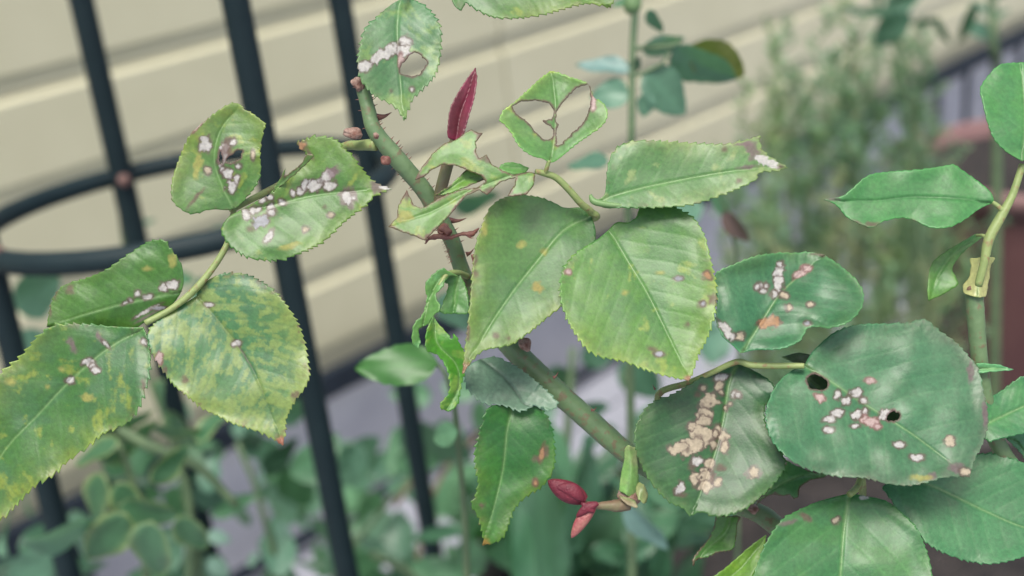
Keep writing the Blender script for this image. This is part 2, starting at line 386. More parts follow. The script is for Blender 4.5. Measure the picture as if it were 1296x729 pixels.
V, Fc = box_data(wallp(.9, .15, -.055), Wd_ * 4.6, Nn * .045, ZUP * .1699); obj('foundation', V, Fc, M_FOUND, wall, smooth=False)
# low metal railing along the foot of the wall
rail = empty('metal_railing', wallp(2, 0, .10), 'low blue grey metal railing running along the foot of the cream wall', 'railing')
V, Fc = box_data(wallp(.9, .333, .05), Wd_ * 4.6, Nn * .012, ZUP * .027); o = obj('top_rail', V, Fc, M_RAIL, rail, smooth=False); bevel(o, .006)
V, Fc = box_data(wallp(.9, .05, .05), Wd_ * 4.6, Nn * .009, ZUP * .010); obj('bottom_rail', V, Fc, M_RAIL, rail, smooth=False)
bal = None
for i in range(18):
    a = 2.0 + i * .19
    if bal is None:
        V, Fc = box_data(wallp(a, .183, .05), Wd_ * .008, Nn * .008, ZUP * .1225); bal = obj('baluster', V, Fc, M_RAIL, rail, smooth=False)
    else: link_copy(bal, rail, wallp(a, .183, .05))
for a in (-2.0, -.9, 1.45):
    V, Fc = box_data(wallp(a, .152, .05), Wd_ * .012, Nn * .010, ZUP * .153); obj('post', V, Fc, M_RAIL, rail, smooth=False)
# ground
g = 60.0
obj('ground', [(-g, -g, -.012), (g, -g, -.012), (g, g, -.012), (-g, g, -.012)], [(0, 1, 2, 3)], M_PAVE, smooth=False, kind='structure')
pav = empty('paving', (0, 1.5, 0), None, None); pav['kind'] = 'structure'
slab = None; rnd = random.Random(3)
for i in range(-4, 9):
    for j in range(-2, 8):
        c = wallp(0, 0, .16) + Wd_ * (i * .40) + Nn * (j * .40 + .2)
        if slab is None:
            V, Fc = box_data(c, Wd_ * .196, Nn * .196, ZUP * .012); slab = obj('paving_slab', V, Fc, M_PAVE, pav, smooth=False); bevel(slab, .003)
        else:
            s_ = link_copy(slab, pav, c + ZUP * rnd.uniform(-.002, .002)); bevel(s_, .003)

# ------------------------------------------------------------------ OBELISK TRELLIS
trel = empty('obelisk_trellis', P(200, 1500, .9), 'dark green metal trellis with a hoop riveted to its straight legs', 'trellis')
RR = .1475; HC = P(239.6, 249.2, .86)
hn = Vector((-.019, .081, 1)).normalized(); e1 = hn.cross(Vector((0, 1, 0))).normalized(); e2 = hn.cross(e1)
hp = [HC + (e1 * math.cos(a) + e2 * math.sin(a)) * RR for a in np.linspace(0, 2 * math.pi, 49)[:-1]]
def pix(p):
    c = ROT.transposed() @ (Vector(p) - CAMPOS); return 648 - F * c.x / c.z, 364.5 + F * c.y / c.z, -c.z
V, Fc = [], []
for i in range(48):
    t = (hp[(i + 1) % 48] - hp[i - 1]).normalized(); q = (HC - hp[i]).normalized(); w = t.cross(q)
    for k in range(12):
        an = 2 * math.pi * k / 12; V.append(tuple(hp[i] + (q * math.cos(an) + w * math.sin(an)) * .0078))
for i in range(48):
    for k in range(12):
        Fc.append((i * 12 + k, i * 12 + (k + 1) % 12, ((i + 1) % 48) * 12 + (k + 1) % 12, ((i + 1) % 48) * 12 + k))
obj('hoop', V, Fc, M_FENCE, trel)
def leg(x0_, y0_, x1_, y1_, xa, ya, radius=.0086, rivet=True):
    # stands on the hoop where it crosses it, upright in the world
    da = min((pix(h) for h in hp), key=lambda q: (q[0] - xa) ** 2 + (q[1] - ya) ** 2)[2] + .003
    c = P(xa, ya, da)
    def depth_at(row):
        lo, hi = -1.5, 1.5
        for _ in range(50):
            m = (lo + hi) / 2; q = pix(c - U_W * m)
            if q[1] < row: lo = m
            else: hi = m
        return q[2]
    a = P(x0_, y0_, depth_at(y0_)); b = P(x1_, y1_, depth_at(y1_)); dr = (b - a).normalized()
    t = tube('leg', [a - dr * .30, a, b, a + dr * (a.z / -dr.z)], radius, M_FENCE, trel, sides=14)
    if rivet:
        v = (CAMPOS - c).normalized(); V, Fc = tube_data([c + v * .004, c + v * .0165], [.0058, .005], sides=10, n=2); obj('rivet', V, Fc, M_RIVET, trel)
U_W = ROT @ U
leg(103, 0, 261, 690, 157, 228, .0095)
leg(298, 0, 440, 729, 362, 295, rivet=False)
leg(430, 0, 553, 729, 478, 208, rivet=False)
leg(-96, 0, 88, 729, -2, 322)
# ------------------------------------------------------------------ MAIN ROSE
rose = empty('rose_bush', P(1120, 1400, .62), 'thorny green rose cane with serrated, insect-chewed and yellow-mottled leaves, in focus across the middle', 'rose bush')
CN = [(455, 100, .352, 7), (459, 112, .352, 8.5), (466, 138, .352, 9), (474, 165, .352, 10), (502, 200, .354, 11.5), (521, 222, .356, 11), (538, 243, .358, 11), (556, 275, .36, 10.5), (573, 307, .362, 10.5), (584, 340, .365, 10), (606, 388, .368, 11.5), (640, 432, .37, 13.5), (690, 482, .37, 14.5), (745, 531, .37, 14), (800, 578, .37, 13.5), (860, 612, .374, 12), (950, 645, .376, 12), (985, 668, .376, 13), (1060, 735, .385, 14), (1110, 900, .42, 15)]
pts = [P(a, b, d) for a, b, d, r in CN] + [Vector(wloc(rose)) + Vector((0, 0, .25)), Vector((wloc(rose)[0], wloc(rose)[1], .66))]
rad = [r * d / F for a, b, d, r in CN] + [.0045, .005]
cane = tube('cane', pts, rad, M_CANE, rose, sides=20, n=10, jitter=.05, seed=4)
def thorn(cx, cy, tx, ty, d=.352, w=4.5, m=M_THORN, dz=0, parent=cane, curve=2):
    a = P(cx, cy, d); b = P(tx, ty, d + dz); mid = P((cx * .45 + tx * .55), (cy * .45 + ty * .55) + curve, d + dz * .5)
    k = d / F; V, Fc = tube_data([a, mid, b], [w * k, w * k * .42, .18 * k], sides=10, n=5); return obj('thorn', V, Fc, m, parent)
for q in ((474, 149, 496, 142, 6), (494, 186, 506, 177, 4), (566, 279, 591, 276, 5), (590, 322, 600, 314, 3.6), (588, 368, 584, 376, 4), (700, 478, 707, 470, 2.4), (748, 519, 755, 515, 2.2)):
    thorn(q[0], q[1], q[2], q[3], w=q[4], d=.354 if q[0] < 560 else .362)
rr = random.Random(8)
CL = catmull([(a, b, d, r) for a, b, d, r in CN[:15]], 14)
for i in range(46):                                    # fine prickles
    q = CL[rr.randrange(10, 120)]; nx = CL[min(len(CL) - 1, int(np.argmin(np.abs(CL[:, 0] - q[0])) + 2))]
    tx, ty = nx[0] - q[0], nx[1] - q[1]; l = math.hypot(tx, ty) + 1e-6; s_ = rr.choice((-1, 1)); px_, py_ = -ty / l * s_, tx / l * s_
    r = q[3]; thorn(q[0] + px_ * r * .86, q[1] + py_ * r * .86, q[0] + px_ * (r + 4.2), q[1] + py_ * (r + 3.6) - 1, d=q[2], w=1.1, curve=0)
def blob(name, cx, cy, d, rx, ry, m, parent, ang=0, seed=0, lump=.18, label=None, depthr=None):
    V = []; Fc = []; nu, nv = 20, 12; rg = np.random.RandomState(seed); k = d / F; an = R_(ang); ph = rg.rand(6) * 6
    for j in range(nv + 1):
        th = math.pi * j / nv
        for i in range(nu):
            a = 2 * math.pi * i / nu
            f_ = 1 + lump * (math.sin(3 * a + ph[0] + 2 * th) * .4 + math.sin(5 * a + ph[1]) * .25 + math.sin(4 * th + ph[2]) * .35) * math.sin(th)
            x = math.cos(th) * rx * f_; y = math.sin(th) * math.cos(a) * ry * f_; z = math.sin(th) * math.sin(a) * (depthr or ry) * f_
            V.append(tuple(P(cx, cy, d) + ROT @ Vector(((x * math.cos(an) - y * math.sin(an)) * k, -(x * math.sin(an) + y * math.cos(an)) * k, z * k))))
    for j in range(nv):
        for i in range(nu): Fc.append((j * nu + i, j * nu + (i + 1) % nu, (j + 1) * nu + (i + 1) % nu, (j + 1) * nu + i))
    return obj(name, V, Fc, m, parent, label=label)
blob('pruned_stub', 453, 106, .350, 9, 7, M_SCAR, cane, 70, 1, .5)
blob('leaf_scar', 447, 169, .350, 12, 6.5, M_SCAR, cane, 12, 2, .5)
blob('leaf_scar', 488, 203, .347, 7, 6, M_THORN, cane, 40, 3, .3)
blob('leaf_scar', 664, 436, .362, 10, 7, M_SCAR, cane, 55, 5, .4, label='pale pinkish bud scar on the cane')
blob('leaf_scar', 563, 292, .355, 9, 8, M_THORN, cane, 40, 6, .4)
blob('leaf_scar', 476, 172, .345, 4.5, 3.2, M_SCAR, cane, 60, 7, .3)

# --- left five-leaflet leaf
c2 = dict(org=(200, 100), sc=3.0)
st1 = ptube('leaf_stalk', [(476, 183, .353, 8), (455, 184, .356, 6.5), (430, 188, .362, 5.5), (370, 225, .366, 4.5), (300, 262, .3565, 4), (296, 266, .3535, 3.6), (293, 285, .3545, 4.0), (287, 310, .353, 4.0), (268, 341, .352, 4.2), (243, 370, .351, 4.6), (215, 392, .3505, 4), (184, 409, .3495, 4)], M_STALK, rose, sides=12, label='stalk of the leftmost leaf with five leaflets')
GA = (0.084, 0.184, 0.047)
leaflet(st1, [(290, 492), (262, 498), (215, 495), (180, 500), (150, 510), (110, 508), (60, 470), (50, 430), (57, 370), (85, 290), (120, 215), (165, 170), (215, 130), (268, 96), (300, 92), (330, 115), (365, 135), (410, 170), (397, 215), (388, 280), (390, 350), (375, 400), (340, 445), (308, 480)], 17,
        [(290, 492), (250, 420), (215, 310), (235, 200), (300, 110)], .351, **c2, base=GA, mott=.08, edge=.45, gy=-.05, fold=.22, ser=1.6, rim=0,
        spots=[('w', 178, 248, 22, 24), ('w', 245, 285, 20, 46, 12), ('b', 265, 262, 28, 34), ('w', 282, 240, 11, 11), ('w', 245, 348, 11, 13), ('w', 262, 362, 17, 19), ('w', 305, 330, 9, 10), ('w', 282, 408, 20, 24, 20), ('w', 300, 378, 10, 14), ('t', 188, 347, 13, 12), ('t', 362, 290, 6, 14), ('b', 145, 450, 45, 7, -50), ('k', 165, 165, 6, 40, 40), ('y', 150, 330, 14, 50, 10)],
        holes=[[(238, 275), (246, 300), (238, 322), (232, 300)], [(318, 268), (312, 296), (290, 314), (262, 318), (268, 295), (290, 280)]], label='upper leaflet with an eye-shaped chewed hole')
leaflet(st1, [(300, 505), (262, 530), (240, 575), (262, 620), (300, 655), (350, 680), (420, 690), (470, 686), (540, 662), (610, 630), (655, 595), (700, 550), (750, 510), (790, 480), (825, 445), (885, 417), (830, 395), (800, 370), (775, 340), (750, 310), (735, 285), (700, 260), (690, 240), (650, 222), (600, 218), (560, 228), (528, 248), (545, 268), (572, 300), (530, 338), (480, 385), (430, 435), (380, 462), (330, 488)], 15,
        [(300, 505), (420, 480), (600, 440), (750, 425), (880, 418)], .3495, **c2, base=(0.084, 0.194, 0.044), mott=.05, edge=.3, gy=-.15, fold=.12, ser=3.6, per=9, veins=.8, curl=.05,
        spots=[('w', 510, 432, 9, 11), ('w', 540, 425, 11, 12), ('w', 568, 405, 20, 19, -30), ('w', 602, 403, 32, 20, -20), ('w', 645, 370, 32, 20, -50), ('w', 650, 405, 21, 16), ('p', 665, 352, 26, 16, -30), ('W', 722, 448, 20, 27), ('w', 335, 515, 15, 19), ('w', 368, 500, 22, 15), ('w', 430, 490, 11, 20), ('w', 432, 508, 14, 10), ('w', 472, 468, 13, 10), ('g', 385, 540, 34, 21, -20), ('w', 422, 600, 11, 24, 30), ('t', 562, 572, 10, 10), ('t', 655, 518, 10, 8), ('b', 632, 487, 6, 8), ('w', 397, 460, 11, 12), ('w', 425, 450, 11, 9), ('p', 832, 408, 34, 26), ('s', 862, 413, 26, 9, 3), ('o', 545, 255, 18, 16), ('b', 575, 285, 8, 26, -30), ('b', 352, 572, 14, 8), ('y', 500, 635, 40, 10, -15)], label='broad leaflet with a torn upper edge and white scars in a row')
# folded, browned strip along the torn edge
leaflet(st1, [(420, 445), (450, 400), (470, 365), (487, 335), (480, 368), (510, 350), (545, 318), (565, 285), (590, 292), (560, 325), (520, 362), (470, 405)], 7, [(420, 445), (480, 385), (575, 300)], .347, **c2, base=(0.164, 0.305, 0.100), base2=(0.121, 0.213, 0.064), rim=2.0, ser=0, fold=.0, gy=.5, wave=1, veins=0, name='folded_edge')
c0 = dict(org=(0, 280), sc=3.0)
leaflet(st1, [(690, 265), (697, 230), (692, 175), (675, 140), (642, 95), (628, 74), (590, 71), (550, 85), (480, 130), (400, 185), (330, 215), (260, 235), (218, 265), (195, 310), (186, 350), (178, 400), (240, 420), (320, 420), (420, 420), (500, 410), (545, 388), (600, 360), (660, 310)], 15,
        [(690, 265), (620, 280), (470, 312), (330, 350), (190, 395)], .3525, **c0, base=(0.066, 0.167, 0.035), mott=.0, edge=.12, gy=.1, gx=.05, fold=-.15, ser=1.8,
        spots=[('w', 655, 242, 22, 16), ('w', 620, 250, 15, 17), ('w', 522, 276, 10, 10), ('w', 563, 287, 15, 10, -15), ('w', 495, 300, 6, 5), ('w', 475, 310, 10, 4, -30), ('w', 560, 340, 50, 6, -28), ('g', 603, 330, 22, 6, -8), ('p', 560, 362, 50, 5, -28), ('b', 265, 257, 18, 14), ('b', 212, 275, 9, 20), ('b', 190, 330, 5, 32), ('y', 560, 180, 18, 8), ('y', 655, 150, 14, 26), ('b', 575, 375, 60, 4, -35)], label='leaflet with a folded dark margin and a row of white spots')
leaflet(st1, [(545, 403), (563, 450), (572, 520), (566, 590), (552, 640), (525, 712), (480, 768), (400, 803), (330, 858), (262, 908), (240, 928), (190, 973), (140, 998), (80, 1058), (0, 1138), (-90, 1190), (-150, 1120), (-160, 960), (-110, 800), (-60, 670), (0, 580), (40, 545), (90, 500), (140, 440), (180, 408), (230, 390), (330, 390), (400, 397), (490, 402)], 15,
        [(547, 403), (400, 490), (260, 612), (150, 729), (0, 900), (-80, 1150)], .3475, **c0, base=(0.055, 0.143, 0.052), base2=(0.059, 0.153, 0.040), mott=.15, edge=.55, gy=-.12, gx=-.08, fold=.16, ser=4.2, per=12, margin_sheen=.5,
        spots=[('w', 337, 537, 19, 13), ('w', 353, 550, 11, 9), ('w', 364, 567, 15, 10), ('w', 268, 602, 16, 13), ('p', 275, 470, 14, 32, -30), ('p', 385, 450, 20, 8, 50), ('w', 402, 468, 14, 5, 50), ('p', 372, 432, 8, 14), ('w', 548, 458, 9, 10), ('b', 545, 620, 8, 18), ('y', 335, 670, 26, 14), ('y', 40, 610, 20, 14), ('y', 180, 628, 8, 8), ('y', 232, 562, 10, 8)], label='large leaflet cut by the left frame edge with yellowing rim')
cE = dict(org=(160, 300), sc=2.43)
leaflet(st1, [(216, 182), (165, 212), (112, 245), (72, 282), (66, 320), (85, 370), (115, 415), (150, 460), (190, 492), (230, 525), (280, 550), (330, 575), (380, 590), (420, 605), (452, 622), (480, 640), (490, 600), (490, 570), (500, 540), (522, 500), (545, 470), (563, 430), (560, 390), (550, 330), (530, 270), (500, 220), (460, 170), (420, 140), (370, 115), (312, 110), (270, 122), (236, 145), (220, 165)], 15,
        [(217, 180), (270, 240), (340, 330), (400, 430), (475, 625)], .3505, **cE, base=(0.073, 0.183, 0.075), base2=(0.062, 0.157, 0.071), yellow=(.24, .31, .10), mott=.8, edge=.9, gy=-.15, gx=.03, fold=.12, ser=3.0, per=8, veincol=.85, mottscale=10,
        tipcol=((.30, .13, .08), 15), spots=[('w', 255, 208, 13, 8), ('w', 337, 327, 12, 8), ('k', 103, 372, 10, 14), ('b', 118, 410, 9, 12), ('b', 178, 440, 12, 12), ('b', 518, 487, 12, 14), ('d', 355, 350, 3, 26, -35), ('d', 375, 385, 2, 26, -35)], label='broad leaflet heavily mottled yellow with a reddish brown tip')
# --- centre leaf
st2 = ptube('leaf_stalk', [(600, 352, .3615, 6), (640, 318, .362, 5.5), (700, 285, .368, 5), (752, 276, .3600, 4.6), (748, 268, .3570, 4.8), (735, 257, .3535, 4.6), (720, 240, .351, 4.4), (704, 225, .3495, 4.4), (688, 219, .3480, 4.2), (678, 217, .347, 3.2)], M_STALK, rose, sides=12, label='yellow green stalk of the central leaf with five leaflets')
leaflet(st2, [(748, 272), (735, 263), (715, 263), (700, 256), (680, 249), (656, 247), (636, 251), (620, 263), (610, 285), (602, 310), (598, 340), (595, 380), (592, 410), (589, 435), (585, 474), (598, 456), (612, 444), (630, 440), (648, 436), (660, 428), (675, 417), (694, 401), (712, 386), (728, 360), (748, 325), (754, 295)], 14,
        [(747, 274), (713, 292), (680, 330), (647, 372), (615, 420), (588, 468)], .3500, base=(0.070, 0.173, 0.047), base2=(0.062, 0.157, 0.052), mott=.0, edge=.45, gy=-.38, gx=.10, fold=.16, ser=2.0, wave=4,
        tipcol=((.22, .13, .07), 22), spots=[('Y', 680, 363, 6, 6), ('y', 660, 310, 5, 4), ('b', 601, 330, 3, 7), ('b', 602, 347, 3, 5), ('b', 627, 425, 4, 4), ('b', 643, 427, 3, 3), ('b', 592, 420, 3, 12), ('y', 690, 318, 4, 4), ('y', 612, 292, 4, 8)], label='leaflet left of centre hanging to a brown-edged tip')
cG = dict(org=(680, 220), sc=2.605)
leaflet(st2, [(235, 185), (200, 215), (140, 252), (100, 290), (78, 340), (75, 400), (90, 460), (120, 520), (160, 575), (200, 600), (240, 610), (290, 620), (340, 640), (400, 660), (450, 672), (500, 682), (515, 650), (530, 600), (552, 560), (575, 500), (590, 430), (590, 370), (580, 320), (565, 250), (550, 200), (520, 150), (480, 122), (430, 102), (370, 97), (338, 108), (328, 140), (300, 160), (262, 160)], 15,
        [(237, 185), (290, 275), (360, 390), (420, 510), (498, 672)], .3475, **cG, base=(0.088, 0.209, 0.047), base2=(0.073, 0.183, 0.052), yellow=(.27, .34, .09), mott=.03, edge=.5, gy=-.34, gx=-.05, fold=.2, ser=3.2, per=9, wave=4, margin_sheen=.4,
        tipcol=((.33, .20, .13), 9), spots=[('o', 560, 335, 12, 10), ('b', 580, 412, 16, 15), ('b', 543, 430, 13, 11), ('g', 546, 428, 7, 6), ('b', 495, 498, 8, 8), ('b', 380, 578, 15, 9), ('g', 402, 594, 12, 7), ('g', 465, 345, 11, 6), ('k', 100, 325, 10, 8), ('y', 405, 327, 12, 6), ('y', 290, 392, 10, 8)], label='large bright leaflet in the middle with a pale midrib')
leaflet(st2, [(752, 255), (765, 246), (768, 220), (772, 200), (782, 186), (800, 179), (825, 178), (860, 180), (895, 182), (920, 182), (945, 177), (961, 172), (962, 181), (970, 195), (997, 212), (985, 216), (963, 218), (958, 224), (955, 229), (940, 236), (930, 241), (905, 250), (880, 258), (850, 262), (815, 263), (790, 263), (765, 263)], 14,
        [(754, 255), (800, 241), (860, 228), (930, 216), (990, 212)], .3490, base=(0.081, 0.203, 0.064), base2=(0.073, 0.183, 0.059), yellow=(.26, .33, .14), mott=.06, edge=.55, edgecol=(.27, .33, .14), gy=-.3, gx=-.05, fold=.14, ser=2.6, per=11, wave=4,
        spots=[('p', 950, 190, 8, 13, -20), ('b', 917, 190, 4, 3), ('s', 970, 206, 18, 6, 22), ('p', 945, 212, 12, 2.5, -8), ('b', 988, 211, 4, 3), ('b', 935, 229, 4, 3), ('p', 942, 182, 14, 3, -10)], label='pointed leaflet with a withered whitish grey tip')
ptube('curled_margin', [(747, 247, .3475, 2.2), (752, 255, .3468, 4.2), (770, 259, .3465, 3.6), (795, 261, .3468, 2.2), (815, 263, .348, .8)], simple('curled green', (.13, .24, .08), (.17, .28, .11), 120, rough=.5), st2, sides=10)
leaflet(st2, [(695, 206), (687, 201), (673, 197), (657, 185), (647, 168), (638, 157), (632, 152), (637, 140), (650, 130), (667, 115), (683, 100), (697, 90), (707, 92), (720, 97), (733, 101), (744, 106), (750, 118), (752, 124), (763, 130), (769, 143), (763, 158), (743, 173), (730, 182), (717, 193), (703, 204)], 11,
        [(695, 206), (701, 180), (703, 135), (698, 92)], .3495, base=(0.092, 0.213, 0.067), base2=(0.106, 0.235, 0.071), mott=.1, edge=.25, gy=-.28, gx=.0, fold=.3, ser=1.4, per=7, margin_sheen=.8, veincol=1.2,
        holes=[[(654, 131), (670, 128), (688, 129), (697, 133), (700, 142), (699.5, 150), (693, 152), (686, 153), (694, 158), (699, 163), (700, 170), (697, 176), (690, 176), (680, 168), (668, 155), (656, 145), (650, 138)], [(706, 138), (715, 127), (725, 115), (740, 107), (746, 110), (747, 122), (747, 132), (743, 145), (738, 155), (725, 168), (712, 180), (705, 184), (704, 165), (707, 160), (705, 152)]],
        spots=[('k', 751, 130, 3, 8)], label='skeletonised leaflet eaten through on both sides of its midrib')
c4 = dict(org=(480, 140), sc=3.0)
leaflet(st2, [(592, 236), (560, 233), (510, 245), (470, 230), (430, 205), (407, 168), (380, 180), (370, 160), (368, 120), (392, 86), (376, 86), (350, 73), (325, 85), (290, 110), (240, 130), (200, 165), (170, 205), (150, 235), (136, 262), (170, 250), (200, 222), (250, 204), (300, 211), (350, 233), (385, 246), (403, 270), (370, 292), (300, 302), (230, 330), (190, 356), (160, 371), (130, 357), (118, 330), (103, 300), (82, 340), (68, 380), (70, 405), (35, 440), (90, 462), (175, 493), (195, 470), (240, 425), (290, 372), (330, 322), (380, 302), (410, 320), (440, 290), (470, 267), (520, 255), (515, 280), (485, 325), (520, 325), (562, 318), (588, 280)], 37,
        [(592, 238), (500, 245), (380, 290), (200, 380), (40, 440)], .3470, **c4, base=(0.106, 0.240, 0.059), base2=(0.092, 0.209, 0.052), mott=.25, edge=.15, gy=-.25, gx=.0, fold=.05, ser=0, smooth=False, rim=2.6, wave=3, veins=.5,
        spots=[('b', 380, 110, 10, 34), ('b', 405, 185, 30, 12, 30), ('b', 150, 250, 22, 8, -20), ('p', 300, 365, 60, 7, -48), ('b', 105, 320, 8, 26), ('y', 95, 400, 30, 22), ('b', 415, 302, 22, 10, -40), ('b', 185, 478, 16, 10)], label='tattered leaflet chewed to ribbons with brown edges')
leaflet(st2, [(405, 252), (372, 232), (340, 222), (310, 243), (262, 288), (212, 322), (240, 322), (300, 302), (352, 280), (400, 262)], 5, [(400, 258), (330, 262), (215, 322)], .3505, **c4, base=(0.128, 0.254, 0.047), base2=(0.180, 0.316, 0.100), ser=0, rim=1.0, fold=.3, veins=.4, name='folded_edge')
leaflet(st2, [(570, 218), (530, 202), (495, 196), (462, 205), (455, 225), (500, 240), (545, 240)], 3, [(570, 225), (460, 215)], .3515, **c4, base=(0.139, 0.305, 0.080), ser=.8, veins=.3, name='folded_edge')
ptube('stalk_branch', [(690, 220, .348, 3), (692, 213, .3468, 3), (695, 203, .3457, 2.6)], M_STALK, st2, sides=10)
# stipules and dried petiole below the tattered leaflet
dp = ptube('dried_petiole', [(541, 302, .3545, 2.2), (556, 299, .354, 4), (568, 301, .3535, 2.6), (585, 296, .3535, 2.4), (597, 296, .354, 3.6), (606, 289, .355, 1)], M_THORN, rose, sides=10, n=8, jitter=.3, seed=3)
for q in ((541, 303, 537, 308), (560, 296, 552, 287), (590, 296, 600, 301), (575, 297, 570, 303), (598, 322, 600, 335)): thorn(*q, d=.3535, w=2.4, parent=dp)
for i in range(10):
    y = 304 + i * 2.9; x = 564.5 + (y - 307) * .33
    thorn(x, y, x - 5, y + 2 + rr.random() * 2, d=.3535, w=.7, parent=dp, curve=0)
# red young shoot
sh = ptube('shoot', [(552, 268, .358, 6.5), (558, 240, .357, 7.5), (566, 210, .3565, 7.5), (575, 180, .356, 6.5), (580, 160, .3555, 6)], M_REDSTEM, rose, sides=14, label='reddish young shoot rising from the cane')
c3 = dict(org=(420, 0), sc=3.0)
leaflet(sh, [(468, 535), (441, 520), (441, 470), (450, 410), (480, 350), (518, 292), (545, 257), (551, 300), (541, 370), (521, 440), (503, 500), (488, 535)], 6, [(470, 535), (485, 440), (520, 350), (545, 262)], .3545, **c3, base=(0.200, 0.035, 0.065), base2=(0.130, 0.030, 0.040), yellow=(.3, .08, .1), ser=.9, per=8, fold=.7, gy=-.15, veins=.7, veincol=1.0, margin_sheen=.1, name='young_leaf', label='narrow unopened crimson leaf')
# --- upper single leaves
leaflet(rose, [(262, -4), (220, 22), (170, 65), (125, 110), (110, 160), (98, 230), (105, 290), (130, 332), (165, 365), (205, 385), (245, 412), (276, 458), (290, 420), (310, 372), (345, 340), (385, 295), (405, 250), (415, 180), (413, 110), (390, 60), (350, 20), (310, 0)], 11,
        [(260, -2), (248, 100), (252, 200), (262, 330), (275, 455)], .3495, **c3, base=(0.073, 0.183, 0.075), base2=(0.062, 0.157, 0.067), yellow=(.20, .30, .10), mott=.5, edge=.3, gy=-.25, gx=.05, fold=.22, ser=3.2, per=9, veincol=1.25,
        spots=[('w', 275, 160, 22, 17), ('w', 272, 195, 24, 22, 20), ('k', 262, 230, 10, 22), ('w', 195, 208, 66, 19, -34), ('w', 125, 255, 19, 17), ('s', 300, 206, 14, 8, 20), ('b', 225, 345, 6, 7), ('w', 305, 340, 6, 6)],
        holes=[[(290, 218), (303, 205), (322, 200), (345, 220), (359, 235), (347, 264), (310, 290), (268, 281), (259, 266), (268, 240)]], name='leaflet', label='mottled top leaflet with a see-through hole and white streak')
ptube('leaf_stalk', [(508, -1, .3495, 2.6), (510, -30, .350, 3), (500, -80, .355, 3)], M_STALK, rose, sides=10)
leaflet(rose, [(570, -4), (576, 8), (584, 13), (590, 4), (602, 12), (625, 22), (655, 23), (690, 18), (740, 5), (773, 10), (776, -12), (740, -45), (680, -62), (600, -42)], 9, [(572, -6), (640, -10), (700, -8), (772, 8)], .3490, base=(0.070, 0.173, 0.047), mott=.15, edge=.4, gy=-.25, fold=.15, ser=3.0, per=9, label='leaflet cut off by the top frame edge')
# --- curled fresh leaf hanging under the cane
cX = dict(org=(480, 300), sc=3.0)
st3 = ptube('leaf_stalk', [(592, 350, .3625, 4), (580, 345, .357, 3.5), (566, 347, .3535, 3.2), (556, 362, .352, 3)], M_STALK, rose, sides=10)
leaflet(st3, [(305, 140), (262, 142), (250, 175), (262, 180), (250, 230), (232, 285), (285, 292), (335, 290), (340, 250), (330, 190)], 6, [(300, 142), (290, 220), (285, 290)], .3555, **cX, base=(0.092, 0.224, 0.064), ser=1, gy=-.1, fold=.2, curl=.3, label='small curled leaflet against the cane')
leaflet(st3, [(300, 150), (260, 128), (240, 118), (205, 140), (174, 182), (181, 232), (165, 292), (132, 330), (124, 380), (128, 405), (148, 422), (156, 395), (150, 352), (185, 330), (205, 300), (232, 270), (215, 222), (240, 190), (262, 152)], 10, [(300, 148), (240, 150), (200, 220), (170, 310), (145, 415)], .351, **cX, base=(0.131, 0.305, 0.120), base2=(0.106, 0.235, 0.064), ser=1.2, fold=.5, gy=-.2, curl=.5, label='thin twisted pale leaflet')
leaflet(st3, [(205, 300), (185, 340), (176, 380), (180, 430), (215, 445), (242, 472), (265, 530), (265, 590), (232, 632), (240, 655), (270, 662), (300, 630), (312, 560), (325, 510), (328, 450), (303, 400), (287, 368), (275, 385), (245, 350), (225, 330)], 10, [(205, 305), (220, 400), (290, 480), (300, 560), (260, 655)], .3485, **cX, base=(0.073, 0.235, 0.032), base2=(0.059, 0.173, 0.028), yellow=(.22, .34, .08), mott=.2, ser=1.8, per=9, fold=.45, gx=.25, gy=-.1, curl=.3, label='twisted bright green leaflet hanging in a curl')
# --- pale leaf showing its underside, dark leaf under it
leaflet(rose, [(380, 465), (340, 487), (326, 520), (328, 560), (345, 590), (372, 616), (410, 636), (450, 636), (490, 646), (530, 661), (560, 655), (590, 641), (640, 656), (672, 650), (676, 627), (642, 588), (592, 545), (540, 505), (490, 475), (440, 455)], 13, [(385, 468), (470, 530), (520, 590), (560, 640), (640, 652)], .362, **cX, base=(.16, .26, .18), base2=(.14, .23, .16), mott=.0, ser=2.6, per=9, fold=.1, gy=-.5, veincol=.6, margin_sheen=.25, label='pale bluish leaflet seen edge-on below the cane')
cO = dict(org=(560, 486), sc=3.0)
leaflet(rose, [(265, 82), (225, 76), (180, 87), (160, 112), (150, 150), (135, 200), (122, 260), (125, 320), (135, 370), (125, 420), (110, 460), (132, 500), (150, 560), (156, 612), (200, 602), (236, 575), (256, 520), (277, 470), (322, 425), (372, 395), (410, 350), (426, 300), (425, 230), (415, 160), (390, 112), (350, 85)], 13,
        [(265, 85), (245, 180), (230, 320), (200, 450), (158, 600)], .3605, **cO, base=(0.037, 0.153, 0.030), base2=(0.029, 0.124, 0.030), yellow=(.16, .22, .04), mott=.0, edge=.35, gy=-.05, gx=.15, fold=.2, ser=3.2, per=9, veincol=1.15,
        spots=[('o', 378, 262, 9, 24, 10), ('b', 355, 282, 14, 10), ('b', 395, 255, 9, 20), ('b', 150, 460, 12, 12), ('b', 130, 535, 9, 12), ('o', 352, 375, 6, 8)], tipcol=((.22, .15, .04), 12), label='dark green leaflet hanging below with rusty patch')
